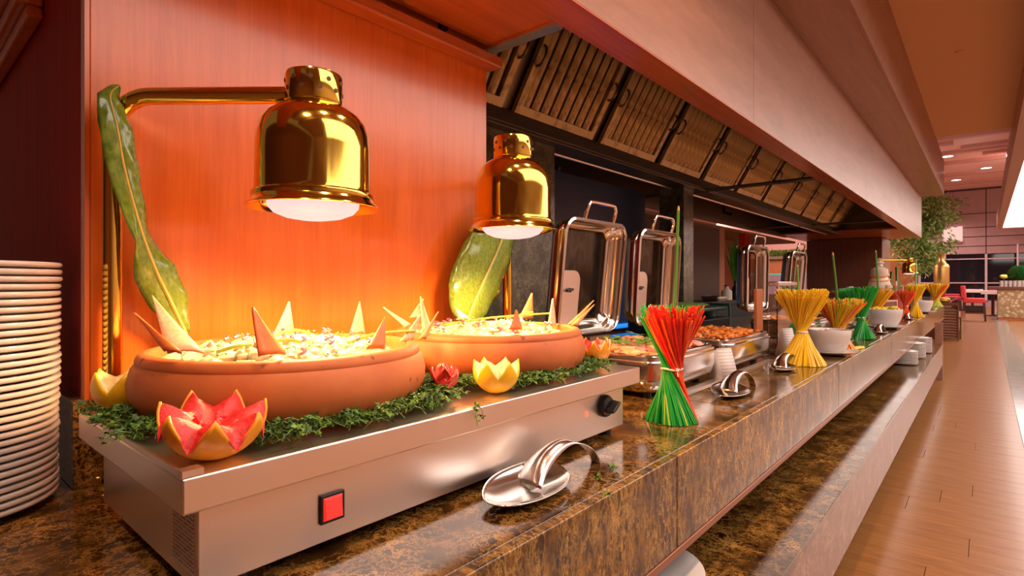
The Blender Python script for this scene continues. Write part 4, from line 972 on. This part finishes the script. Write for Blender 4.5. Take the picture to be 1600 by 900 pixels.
# ------------------------------------------------------------------ white bowls on saucers
saucer_prof = [(0, 0.003), (0.06, 0.003), (0.07, 0.0), (0.078, 0.002), (0.12, 0.012), (0.15, 0.022), (0.152, 0.025), (0.149, 0.0265), (0.115, 0.018), (0.07, 0.009), (0, 0.009)]
wb_prof = [(0, 0.0), (0.062, 0.0), (0.070, 0.004), (0.090, 0.030), (0.108, 0.070), (0.116, 0.110), (0.118, 0.136), (0.116, 0.141), (0.112, 0.136), (0.103, 0.075), (0.085, 0.035), (0, 0.018)]
sc_me = MB().lathe(saucer_prof, 48).mesh('saucer', 50); sc_me.materials.append(M['porcelain'])
wb_me = MB().lathe(wb_prof, 48).mesh('white_bowl', 50); wb_me.materials.append(M['porcelain'])
def bowl_set(loc, s, labels, sy=1.0):
    o = bpy.data.objects.new('saucer', sc_me); C.objects.link(o); o.location = loc; o.scale = (s, s * sy, s); tag(o, labels[0], 'saucer', 'saucers under the white bowls')
    o = bpy.data.objects.new('white_bowl', wb_me); C.objects.link(o); o.location = (loc[0], loc[1], loc[2] + 0.0095 * s); o.scale = (s, s * sy, s); tag(o, labels[1], 'bowl', 'white serving bowls')
bowl_set((-0.735, 3.86, 0.9005), 1.03, ('white saucer under the bowl of red relish', 'white bowl of red relish beside the tall yellow pasta'))
heap('red_relish', 'chunky red relish in the white bowl', (-0.735, 3.86, 1.025), 0.065, 0.065, ['red_sauce'], 60, 8, rr=(0.008, 0.018), h=0.014)
bowl_set((-0.735, 6.32, 0.9005), 1.25, ('white saucer under the bowl of yellow fruit', 'white bowl of yellow fruit beside the green pasta'), 1.1)
heap('fruit_pieces', 'yellow fruit pieces heaped in the white bowl', (-0.735, 6.32, 1.068), 0.09, 0.11, ['fruit_yellow'], 70, 9, rr=(0.018, 0.034), h=0.03)
bowl_set((-0.70, 9.75, 0.9005), 1.2, ('white saucer near the far counter end', 'white bowl near the far counter end'))
# loose pasta lying behind the saucer
o = MB(); r = random.Random(4)
for k in range(14):
    x = r.uniform(-.02, .02); o.tube([(x - .03, -0.08, .003 + .004 * (k % 3)), (x + .02, 0.10, .003 + .004 * (k % 3))], 0.004, 6)
t = thing('loose_pasta', 'few yellow pasta sticks lying on the counter past the red relish saucer', 'pasta', (-0.655, 4.26, 0.9005)); part('sticks', o, 'pasta_yellow', t, stuff=True)

# ------------------------------------------------------------------ cards, guards, canisters
def tent_card(loc, rz, label, w_=0.085, h=0.14, mat='print_card'):
    t = thing('name_card', label, 'card', loc, rz, 'tent cards along the counter')
    d = 0.05
    part('front_leaf', MB().add([(d, -w_ / 2, 0), (d, w_ / 2, 0), (0, w_ / 2, h), (0, -w_ / 2, h)], [(0, 1, 2, 3)]), mat, t, solid=0.002)
    part('back_leaf', MB().add([(-d, -w_ / 2, 0), (-d, w_ / 2, 0), (-0.001, w_ / 2, h), (-0.001, -w_ / 2, h)], [(0, 1, 2, 3)]), 'paper', t, solid=0.002)
    part('stand_wedge', MB().add([(-d, -w_ / 2, 0.001), (d, -w_ / 2, 0.001), (0, -w_ / 2, h - 0.002)], [(0, 1, 2)]), 'paper', t, solid=0.001)
tent_card((-0.918, 2.565, 0.901), -0.5, 'white tent card between the first and second chafing dishes')
tent_card((-0.90, 3.56, 0.901), -0.5, 'white tent card between the second chafing dish and the yellow pasta', 0.085, 0.17)
cp = thing('copper_post', 'shiny copper upright plate right of the third lid', 'post', (-1.04, 3.52, 0.9005))
part('plate', MB().box(-0.02, 0.0, -0.06, 0.06, 0.006, 0.405), 'orange_wall', cp, bevel=0.003); part('foot', MB().box(-0.04, 0.04, -0.06, 0.06, 0.0, 0.006), 'steel_dark', cp)
def guard(y0, y1, x, z1, label, dp=0.28):
    t = thing('sneeze_guard', label, 'glass guard', (x, (y0 + y1) / 2, 0.9), 0, 'glass guards on the counter'); h = (y1 - y0) / 2
    part('front_pane', MB().box(-0.003, 0.003, -h, h, 0.03, z1 - 0.03), 'clear_glass', t)
    part('side_pane', MB().box(-dp, -0.006, -h, -h + 0.006, 0.03, z1 - 0.03), 'clear_glass', t)
    part('side_pane', MB().box(-dp, -0.006, h - 0.006, h, 0.03, z1 - 0.03), 'clear_glass', t)
    part('top_rail', MB().box(-dp, 0.01, -h - 0.005, h + 0.005, z1 - 0.028, z1), 'steel_polished', t, bevel=0.004)
    part('base_rail', MB().box(-dp, 0.01, -h - 0.005, h + 0.005, 0.001, 0.028), 'steel_dark', t, bevel=0.004)
guard(3.62, 4.12, -0.97, 0.45, 'glass guard box with a steel top rail behind the tall yellow pasta', 0.05)
guard(6.75, 8.75, -1.14, 0.36, 'long low glass guard before the dark wooden column', 0.3)
heap('yellow_salad', 'yellow and orange food under the long low glass guard', (-1.29, 7.75, 1.10), 0.10, 0.9, ['fruit_yellow', 'carrot'], 160, 10, rr=(0.02, 0.035))
tr = thing('display_tray', 'dark tray raising the food under the long glass guard', 'tray', (-1.29, 7.75, 0.93)); part('pan', MB().box(-0.12, 0.12, -0.93, 0.93, 0.0, 0.148), 'steel_dark', tr, bevel=0.01)
def canister(loc, label, r_=0.10, h=0.26):
    t = thing('steel_canister', label, 'canister', loc, 0, 'steel canisters before the dark column')
    part('body', MB().lathe([(0, 0.0005), (r_, 0.0005), (r_, h * 0.9), (r_ * 1.04, h * 0.92), (r_ * 1.04, h), (r_ * 0.97, h), (r_ * 0.95, h * 0.9), (0, h * 0.88)], 28), 'steel_warm', t)
    part('band', MB().lathe([(r_ * 1.002, h * 0.3), (r_ * 1.01, h * 0.31), (r_ * 1.01, h * 0.36), (r_ * 1.002, h * 0.37)], 28), 'steel_dark', t)
canister((-1.22, 6.13, 0.9), 'left steel canister before the dark wooden column')
canister((-1.20, 6.37, 0.9), 'right steel canister before the dark wooden column', 0.11, 0.26)
mh = thing('menu_holder', 'small grey upright menu holder left of the long glass guard', 'menu holder', (-1.02, 6.35, 0.9))
part('board', MB().box(-0.01, 0.01, -0.12, 0.12, 0.02, 0.40), 'grey_label', mh, bevel=0.002); part('foot', MB().box(-0.06, 0.06, -0.12, 0.12, 0.0005, 0.02), 'steel_dark', mh)
cb = thing('card_box', 'dark brown box with a pale edge behind the fruit bowl', 'box', (-0.86, 7.55, 0.9005), -0.25)
part('box', MB().box(-0.05, 0.05, -0.16, 0.16, 0.0, 0.24), 'walnut_wall', cb, bevel=0.004); part('edge_frame', MB().box(0.051, 0.056, 0.135, 0.16, 0.0, 0.24).box(0.051, 0.056, -0.16, 0.134, 0.222, 0.24), 'steel_warm', cb)

# ------------------------------------------------------------------ far end of the counter
heat_lamp('distant brass heat lamp at the far end of the counter', (-1.55, 12.40, ), (-1.10, 12.90), 1.757, 1, dz=0.008, power=3.0)
def slim_leaf(label, base, top, wd, lean):
    t = thing('banana_leaf', label, 'leaf', base, 0, 'leaves by the distant lamp'); d = Vector(top) - Vector(base)
    grid = []
    for j in range(9):
        f = j / 8; wv = wd * math.sin(PI * min(0.98, 0.12 + 0.86 * f)) ; grid.append([d * f + Vector((0, s_ * wv, 0)) + Vector((lean * f * f + 0.03 * abs(s_), 0, 0)) for s_ in (-1, -.5, 0, .5, 1)])
    part('blade', MB().sheet(grid), 'palm', t, solid=0.003); part('midrib', MB().tube([d * f + Vector((lean * f * f + 0.006, 0, 0)) for f in (0, .3, .6, .9)], 0.008, 6), 'midrib', t)
slim_leaf('left dark leaf beside the distant heat lamp', (-1.30, 11.9, 0.9), (-1.34, 11.85, 1.53), 0.16, 0.05)
slim_leaf('right bright leaf beside the distant heat lamp', (-1.25, 12.1, 0.9), (-1.22, 12.35, 1.62), 0.15, -0.05)
st = thing('ceramic_figure', 'cream and orange banded ceramic statue before the dark column', 'statue', (-1.36, 11.1, 0.9))
part('pedestal', MB().lathe([(0, 0.001), (0.15, 0.001), (0.15, 0.02), (0.12, 0.05), (0.10, 0.20), (0.13, 0.25), (0, 0.25)], 24), 'black_iron', st)
part('body', MB().lathe([(0, 0.251), (0.12, 0.251), (0.155, 0.32), (0.165, 0.40), (0.14, 0.47), (0.11, 0.53), (0.13, 0.58), (0.12, 0.66), (0.06, 0.70), (0, 0.71)], 24), 'cream_ceramic', st)
for z_, rr_ in ((0.48, 0.142), (0.56, 0.128), (0.36, 0.166)):
    part('band', MB().tube([(rr_ * math.cos(2 * PI * i / 20), rr_ * math.sin(2 * PI * i / 20), z_ + 0.03 * math.sin(2 * PI * i / 20)) for i in range(20)], 0.014, 7, closed=True), 'orange_ceramic', st)
part('finial', MB().lathe([(0, 0.711), (0.05, 0.711), (0.04, 0.74), (0.075, 0.76), (0.05, 0.79), (0.03, 0.80), (0.06, 0.83), (0, 0.85)], 20), 'cream_ceramic', st)
def jar(loc, label, r_, h, fill):
    t = thing('glass_jar', label, 'jar', loc, 0, 'glass jars near the far end')
    part('glass', MB().lathe([(0, 0.001), (r_, 0.001), (r_, h), (r_ * 0.95, h), (r_ * 0.95, 0.012), (0, 0.012)], 24), 'clear_glass', t)
    part('filling', MB().lathe([(0, 0.014), (r_ * 0.93, 0.014), (r_ * 0.93, h * 0.62), (r_ * 0.5, h * 0.72), (0, h * 0.7)], 20), fill, t)
jar((-0.98, 9.45, 0.9), 'glass jar of red jelly under the distant lamp', 0.11, 0.40, 'red_jelly')
jar((-0.90, 9.90, 0.9), 'glass jar of orange preserve right of the red one', 0.12, 0.46, 'carrot')
jar((-1.15, 9.30, 0.9), 'narrow glass jar of red pieces left of the leaves', 0.09, 0.36, 'red_jelly')

# dark wooden column
t3 = struct('wall_column')
part('front_board', MB().box(-2.99, -1.602, 13.42, 13.45, 0, 2.25), 'walnut_wall', t3)
part('lit_side_board', MB().box(-1.63, -1.60, 13.451, 14.69, 0, 2.25), 'facade_wood', t3)  # light on this side is put into its paler wood colour
part('column_core', MB().box(-2.98, -1.635, 13.455, 14.6, 0, 2.25), 'soot', t3)
t4 = struct('wall_partition')
part('partition', MB().box(-3.1, -1.62, 21.0, 21.1, 0, 3.6), 'orange_wall', t4)
for z0_, z1_, m_, n_ in ((2.145, 4.0, 'wall_pink', 'upper_band'), (1.65, 2.14, 'orange_wall', 'orange_band'), (1.57, 1.645, 'mint', 'mint_strip'), (0.9, 1.565, 'wall_purple', 'purple_band'), (0, 0.895, 'kitchen_wall', 'lower_band')):
    part(n_, MB().box(-7, -3.105, 21.0 if n_ != 'mint_strip' else 20.98, 21.1, z0_, z1_), m_, t4)
part('partition_edge', MB().box(-1.615, -1.52, 20.95, 21.1, 0, 3.6), 'mullion', t4)

# second station farther on
c2 = thing('buffet_counter', 'second dark buffet counter beyond the end of the first', 'counter', (0, 0, 0))
part('top_slab', MB().box(-2.4, -0.62, 16.2, 20.4, 0.86, 0.90), 'emperador', c2, bevel=0.004)
part('body', MB().box(-2.35, -0.75, 16.25, 20.35, 0.0, 0.858), 'walnut_wall', c2)
part('shelf_slab', MB().box(-0.74, -0.43, 16.6, 20.4, 0.47, 0.50), 'emperador', c2)
part('shelf_front', MB().box(-0.46, -0.43, 16.6, 20.4, 0.0, 0.468), 'emperador', c2)
ds = thing('display_riser', 'low steel riser holding yellow fruit on the second counter', 'riser', (-1.3, 17.6, 0.9005))
part('riser_top', MB().box(-0.6, 0.35, -1.0, 0.7, 0.28, 0.31), 'steel_dark', ds)
for sx in (-0.56, 0.31):
    for sy in (-0.95, 0.65): part('leg', MB().box(sx - .02, sx + .02, sy - .02, sy + .02, 0.001, 0.279), 'steel_dark', ds)
heap('yellow_fruit', 'row of yellow fruit along the riser on the second counter', (-1.15, 17.1, 1.232), 0.30, 0.35, ['fruit_yellow'], 60, 12, rr=(0.05, 0.08), h=0.03)
heap('orange_slices', 'orange and yellow slices on the second counter below the riser', (-0.80, 16.40, 0.922), 0.12, 0.12, ['fruit_yellow', 'carrot'], 60, 13, rr=(0.04, 0.07), h=0.03)
rk = thing('slatted_rack', 'narrow upright rack of pale slats at the end of the second counter', 'rack', (-0.62, 16.05, 0.0))
part('frame', MB().box(-0.16, -0.14, -0.08, 0.08, 0, 0.80).box(0.14, 0.16, -0.08, 0.08, 0, 0.80).box(-0.16, 0.16, -0.08, 0.08, 0.801, 0.86), 'walnut_wall', rk)
sl = MB().box(-0.138, 0.138, -0.07, 0.05, -0.012, 0.012, Matrix.Rotation(0.5, 4, 'X')).mesh('slat')
for k in range(11):
    o = part('slat', sl, 'facade_wood', rk); o.location = (0, 0, 0.10 + 0.062 * k)
for i in range(9):
    shelf_plate((-0.585, 17.0, 0.5005 + 0.0145 * i), '%s white plate from the top of the pile on the second counter shelf' % ORD[8 - i], 'plates on the second counter shelf', 0.8)
vs = thing('brass_vase', 'tall brass vase with a narrow neck on the second counter', 'vase', (-0.845, 17.600, 1.301), 0)
vs.location.z = 1.212
part('body', MB().lathe([(0, 0), (0.13, 0), (0.15, 0.02), (0.16, 0.10), (0.16, 0.50), (0.15, 0.55), (0.10, 0.60), (0.065, 0.66), (0.055, 0.76), (0.085, 0.84), (0.07, 0.84), (0.045, 0.76), (0.045, 0.68), (0, 0.66)], 32), 'old_brass', vs)
part('ring', MB().tube([(0.161 * math.cos(2 * PI * i / 24), 0.161 * math.sin(2 * PI * i / 24), 0.50) for i in range(24)], 0.006, 6, closed=True), 'old_brass', vs)
# indoor tree
tb = (-1.469, 18.900, 0.816)
tt = thing('indoor_tree', 'leafy green indoor tree rising behind the far end of the hood', 'tree', (tb[0], tb[1], 0.9015))
part('pot', MB().lathe([(0, 0), (0.13, 0), (0.17, 0.24), (0.18, 0.25), (0.16, 0.25), (0.15, 0.22), (0, 0.21)], 24), 'cream_ceramic', tt)
r = random.Random(15)
part('trunk', MB().tube(bez([(0, 0, 0.2), (0.02, 0.02, 0.6), (0.0, 0.03, 1.0), (0.04, 0, 1.5)], 4), [0.04 - 0.0012 * i for i in range(13)], 8), 'bark', tt)
brn = MB(); lv = MB(); lv2 = MB()
for i in range(58):
    cx_, cy_, cz_ = r.gauss(0.14, 0.32), r.gauss(0, 0.32), r.uniform(0.85, 2.75)
    k = 1.0 if cz_ > 1.3 else 0.75
    cx_ = max(-0.62, min(0.75, cx_)) * k
    brn.tube([(0.02, 0, min(1.45, cz_ * 0.7)), (cx_ * 0.5, cy_ * 0.5, cz_ * 0.9), (cx_, cy_, cz_)], [0.012, 0.008, 0.004], 5)
    for j in range(150):
        p = Vector((cx_ + r.gauss(0, 0.13), cy_ + r.gauss(0, 0.13), cz_ + r.gauss(0, 0.12)))
        d = Vector((r.uniform(-1, 1), r.uniform(-1, 1), r.uniform(-1.1, 0.3))).normalized(); v = d.cross(Vector((r.uniform(-1, 1), r.uniform(-1, 1), r.uniform(-1, 1)))).normalized(); L = r.uniform(0.09, 0.17)
        (lv2 if r.random() < 0.28 else lv).add([p, p + d * L * .5 + v * L * .16, p + d * L, p + d * L * .5 - v * L * .16], [(0, 1, 2, 3)])
part('branches', brn, 'bark', tt, stuff=True); part('leaves', lv, 'tree_leaf', tt, stuff=True); part('pale_leaves', lv2, 'tree_leaf_pale', tt, stuff=True)

# dining furniture
def chair(loc, rz, label, fab='red_fabric', s=1.0):
    t = thing('dining_chair', label, 'chair', loc, rz, 'red dining chairs'); t.scale = (s, s, s)
    part('seat', MB().box(-0.30, 0.30, -0.28, 0.28, 0.62, 0.78), fab, t, bevel=0.03)
    part('backrest', MB().box(-0.30, -0.16, -0.28, 0.28, 0.785, 1.22, Matrix.Rotation(-0.06, 4, 'Y')), fab, t, bevel=0.03)
    for sx, sy in ((-1, -1), (-1, 1), (1, -1), (1, 1)):
        part('leg', MB().loft([[(sx * 0.30 + q[0] * .03, sy * 0.24 + q[1] * .03, 0.0) for q in ((1, 1), (-1, 1), (-1, -1), (1, -1))], [(sx * 0.26 + q[0] * .035, sy * 0.24 + q[1] * .035, 0.619) for q in ((1, 1), (-1, 1), (-1, -1), (1, -1))]]), 'chair_wood', t)
    for sy in (-1, 1): part('stretcher', MB().box(-0.25, 0.25, sy * 0.24 - 0.015, sy * 0.24 + 0.015, 0.25, 0.31), 'chair_wood', t)
    part('footboard', MB().box(-0.25, 0.25, -0.02, 0.02, 0.32, 0.52), 'chair_wood', t)
ca = (-0.302, 24.815, 0.000)
chair(ca, 0.0, 'bright red upholstered chair seen side on, nearest of the dining chairs')
chair((ca[0] - 0.75, ca[1] + 2.2, 0), 0.3, 'dark red chair behind the nearest bright red one', 'red_fabric_dark')
chair((ca[0] + 0.98, ca[1] + 5.2, 0), PI, 'dark red chair left of the pebbled bar', 'red_fabric_dark')
chair((ca[0] - 0.9, ca[1] + 7.8, 0), 0, 'dark red chair at the table near the windows', 'red_fabric_dark')
def table(loc, label):
    t = thing('dining_table', label, 'table', loc, 0, 'clothed dining tables')
    part('cloth_top', MB().box(-0.36, 0.36, -0.45, 0.45, 0.98, 1.0).box(-0.36, 0.36, -0.455, -0.448, 0.86, 0.979).box(0.358, 0.365, -0.45, 0.45, 0.86, 0.979), 'tablecloth', t)
    part('pedestal', MB().lathe([(0, 0), (0.28, 0), (0.28, 0.03), (0.05, 0.06), (0.05, 0.979), (0, 0.979)], 20), 'chair_wood', t)
table((ca[0] + 0.52, ca[1] + 3.9, 0), 'white clothed table right of the bright red chair')
table((ca[0] - 0.15, ca[1] + 7.8, 0), 'white clothed table near the dark windows')
nk = thing('folded_napkin', 'red folded napkin on the white table', 'napkin', (ca[0] + 0.5, ca[1] + 3.7, 1.001)); part('fold', MB().lathe([(0, 0), (0.12, 0), (0.10, 0.02), (0, 0.09)], 8), 'red_fabric_dark', nk)
cn = (0.341, 25.787, 0.000)
co = thing('pebbled_bar', 'bar with a pale pebbled front and dark top at far right', 'bar counter', (cn[0], cn[1], 0))
part('front', MB().box(0, 2.6, 0.0, 0.05, 0.10, 1.06), 'pebble_front', co)
part('side', MB().box(-0.02, 0.0, 0.0, 1.3, 0.10, 1.06), 'pebble_front', co)
part('core', MB().box(0.005, 2.55, 0.06, 1.28, 0.0, 1.05), 'chair_wood', co)
part('top', MB().box(-0.28, 2.7, -0.05, 1.4, 1.065, 1.17), 'walnut_wall', co, bevel=0.01)
part('kick_board', MB().box(-0.01, 2.6, 0.02, 0.055, 0.0, 0.098), 'orange_wall', co)
cup_me = MB().lathe([(0, 0), (0.045, 0), (0.055, 0.07), (0.052, 0.07), (0.042, 0.006), (0, 0.006)], 16).mesh('cup'); cup_me.materials.append(M['porcelain'])
for i in range(7):
    for j in range(3):
        o = bpy.data.objects.new('cup', cup_me); C.objects.link(o); o.location = (cn[0] + 0.08 + 0.115 * i, cn[1] + 0.15, 1.1705 + 0.0705 * j)
        tag(o, 'white cup %s of the %s stack from the left on the pebbled bar' % (('lowest', 'in the middle', 'on top')[j], ('first', 'second', 'third', 'fourth', 'fifth', 'sixth', 'seventh')[i]), 'cup', 'stacked cups on the pebbled bar')
gp = thing('potted_grass', 'bushy green potted plant on the pebbled bar', 'plant', (cn[0] + 0.62, cn[1] + 0.8, 1.1705))
part('pot', MB().lathe([(0, 0), (0.12, 0), (0.15, 0.22), (0.13, 0.22), (0.12, 0.19), (0, 0.18)], 20), 'cream_ceramic', gp)
gl = MB(); r = random.Random(31)
for i in range(420):
    a = r.uniform(0, 2 * PI); q = r.uniform(0.05, 0.42); h = r.uniform(0.45, 0.85) * (1 - 0.3 * q)
    d = Vector((math.cos(a), math.sin(a), 0)); sd = Vector((-math.sin(a), math.cos(a), 0)) * 0.012
    p0 = d * 0.05 + Vector((0, 0, 0.18)); p1 = d * q * 0.6 + Vector((0, 0, h)); p2 = d * q + Vector((0, 0, h * 0.72))
    gl.add([p0 - sd, p0 + sd, p1 + sd, p2, p1 - sd], [(0, 1, 2, 3, 4)])
part('blades', gl, 'palm', gp, stuff=True)
yf = thing('yellow_flower', 'yellow flower in a small white pot between the cups and the potted plant', 'flower', (cn[0] + 0.16, cn[1] + 0.42, 1.1705))
part('bloom', MB().blob((0, 0, 0.36), 0.10, 2, 0.5, (1.2, 1, 0.7)), 'fruit_yellow', yf); part('pot', MB().lathe([(0, 0), (0.05, 0), (0.06, 0.12), (0, 0.12)], 14), 'porcelain', yf); part('stem', MB().tube([(0, 0, 0.12), (0, 0, 0.33)], 0.01, 6), 'palm', yf)
gb = thing('green_box', 'small teal green box on the pebbled bar', 'box', (cn[0] + 0.92, cn[1] + 0.2, 1.1705)); part('carton', MB().box(-0.06, 0.06, -0.06, 0.06, 0, 0.22), 'mint', gb, bevel=0.004); part('lid', MB().box(-0.063, 0.063, -0.063, 0.063, 0.221, 0.24), 'mint', gb)

# ------------------------------------------------------------------ kitchen behind the buffet
wd = struct('wall_divider')
wk = struct('wall_kitchen')
part('pillar', MB().box(-2.5, -2.2, 2.15, 2.99, 0.9, 2.27), 'grey_marble', wd)
part('pillar', MB().box(-2.45, -2.2, 5.08, 5.31, 0.9, 2.27), 'grey_marble', wd)
part('blue_panel', MB().box(-2.64, -2.6, 2.0, 5.07, 0.9, 2.24), 'blue_panel', wd)
part('rear_header', MB().box(-3.2, -3.125, 1.4, 5.1, 2.15, 2.4), 'dark_cherry', wd)
part('side_wall', MB().box(-3.06, -3.0, 5.4, 8.2, 0.5, 2.12), 'kitchen_wall', wd)
part('door_post', MB().box(-3.10, -3.0, 8.21, 8.42, 0.5, 2.15), 'orange_wall', wd)
part('side_wall', MB().box(-4.0, -3.9, 10.3, 11.6, 0.5, 2.18), 'orange_wall', wd)
part('door_post', MB().box(-3.10, -3.0, 9.35, 9.62, 0.5, 2.15), 'dark_cherry', wd)
part('kitchen_soffit', MB().box(-6.3, -3.21, 1.4, 13.4, 2.20, 2.24), 'kitchen_ceiling', struct('trim_4'))
part('upper_wall', MB().box(-6.3, -6.2, 0.4, 20.9, 2.145, 4), 'wall_pink', wk)
part('orange_band', MB().box(-6.3, -6.2, 0.4, 20.9, 1.65, 2.14), 'orange_wall', wk)
part('mint_strip', MB().box(-6.3, -6.18, 0.4, 20.9, 1.57, 1.645), 'mint', wk)
part('purple_band', MB().box(-6.3, -6.2, 0.4, 20.9, 0.9, 1.565), 'wall_purple', wk)
part('lower_wall', MB().box(-6.3, -6.2, 0.4, 20.9, 0, 0.895), 'kitchen_wall', wk)
hg = thing('planter_hedge', 'row of small green leaves along the top of the orange kitchen wall', 'plant', (-5.2, 20.86, 2.141), -PI / 2)
hl = MB(); r = random.Random(41)
for i in range(1500):
    p = Vector((r.uniform(-0.0, 0.12), r.uniform(-1.7, 1.7), r.uniform(0.1, 0.30))); a = r.uniform(0, 6); d = Vector((math.cos(a), math.sin(a), r.uniform(0, 1))) * 0.07; v = d.cross(Vector((0.3, 0.5, 1))).normalized() * 0.025
    hl.add([p, p + d * .5 + v, p + d, p + d * .5 - v], [(0, 1, 2, 3)])
part('leaves', hl, 'parsley_light', hg, stuff=True); part('trough', MB().box(-0.1, 0.10, -1.75, 1.75, 0.0, 0.1), 'bark', hg)
bs = thing('added_blue_bar', 'added blue light bar giving the glow behind the first chafing dish', 'light', (-2.55, 3.9, 0.9015))  # bar added to cast the blue glow on the panel behind
part('tube', MB().tube([(0, -0.9, 0.04), (0, 0.9, 0.04)], 0.02, 10), 'blue_strip', bs); part('holder', MB().box(-0.03, 0.03, -0.95, 0.95, 0, 0.018), 'black_iron', bs)
pm = thing('palm_plant', 'dark green palm seen through the kitchen opening left of the third lid', 'plant', (-3.400, 10.145, 1.004))
pm.location.z = 0.9
r = random.Random(51); pl_ = MB()
for i in range(150):
    a = r.uniform(0, 2 * PI); q = r.uniform(0.02, 0.30); h = r.uniform(0.7, 1.30); d = Vector((math.cos(a), math.sin(a), 0)); sd = Vector((-math.sin(a), math.cos(a), 0)) * 0.02
    p0 = Vector((0, 0, 0.2)); p1 = d * q * .4 + Vector((0, 0, h * .65)); p2 = d * q + Vector((0, 0, h)); pl_.add([p0 - sd * .3, p0 + sd * .3, p1 + sd, p2, p1 - sd], [(0, 1, 2, 3, 4)])
part('fronds', pl_, 'palm', pm, stuff=True); part('pot', MB().lathe([(0, 0), (0.12, 0), (0.15, 0.22), (0, 0.21)], 18), 'black_iron', pm)
gs = thing('griddle_stand', 'black griddle with a teal steel stand and green cloth behind the stew', 'griddle', (-2.0, 4.55, 0.9))
part('body', MB().box(-0.28, 0.28, -0.42, 0.42, 0.02, 0.14), 'black_iron', gs, bevel=0.01)
for sy in (-0.36, 0.0, 0.36): part('burner', MB().lathe([(0, 0.141), (0.08, 0.141), (0.08, 0.18), (0, 0.18)], 16, T(0.1, sy, 0)), 'teal_steel', gs)
for sy in (-0.42, 0.42): part('stand_leg', MB().tube(bez([(0.27, sy, 0.02), (0.27, sy, 0.22), (0.22, sy * 0.97, 0.245), (-0.2, sy * 0.97, 0.245)], 4), 0.012, 8), 'teal_steel', gs)
part('tray', MB().box(-0.26, 0.26, -0.40, 0.40, 0.20, 0.235), 'teal_steel', gs, bevel=0.01); part('cloth', MB().blob((0, 0, 0.245), 0.3, 2, 0.2, (0.75, 1.2, 0.09)), 'green_cloth', gs)
def bottle(loc, label, r_, h, mat, name='bottle', cat='bottle'):
    t = thing(name, label, cat, loc, 0); part('body', MB().lathe([(0, 0.001), (r_, 0.001), (r_, h * .6), (r_ * .4, h * .78), (r_ * .4, h * .93), (0, h * .93)], 18), mat, t); part('cap', MB().lathe([(0, h * .931), (r_ * .48, h * .931), (r_ * .48, h), (0, h)], 14), 'black_plastic', t)
kb = thing('back_bench', 'black kitchen bench behind the counter', 'bench', (-2.75, 7.0, 0.0)); part('top', MB().box(-0.2, 0.2, -0.9, 1.4, 1.05, 1.10), 'black_iron', kb); part('body', MB().box(-0.18, 0.18, -0.85, 1.35, 0.0, 1.049), 'soot', kb)
bottle((-2.68, 7.60, 1.1005), 'small white jar on the back bench', 0.07, 0.20, 'cream_ceramic', 'jar', 'jar')
bottle((-2.68, 7.95, 1.1005), 'dark bottle beside the white jar on the back bench', 0.05, 0.26, 'black_plastic')
bk = thing('wicker_basket', 'brown wicker basket on the back bench', 'basket', (-2.70, 8.25, 1.1005)); part('weave', MB().lathe([(0, 0), (0.10, 0), (0.13, 0.12), (0.12, 0.12), (0.095, 0.01), (0, 0.01)], 20), 'basket', bk); part('rim', MB().tube([(0.128 * math.cos(2 * PI * i / 20), 0.128 * math.sin(2 * PI * i / 20), 0.125) for i in range(20)], 0.008, 6, closed=True), 'basket', bk)
bt = thing('spare_pan', 'grey steel pan lying beside the basket on the back bench', 'pan', (-2.66, 7.1, 1.1005)); part('pan', MB().loft([rrect(0.10, 0.14, .03, 0), rrect(0.12, 0.16, .03, 0.06)], True, False), 'steel_dark', bt, solid=0.003); part('rim', MB().tube(rrect(0.122, 0.162, .03, 0.061), 0.004, 5, closed=True), 'steel_warm', bt)
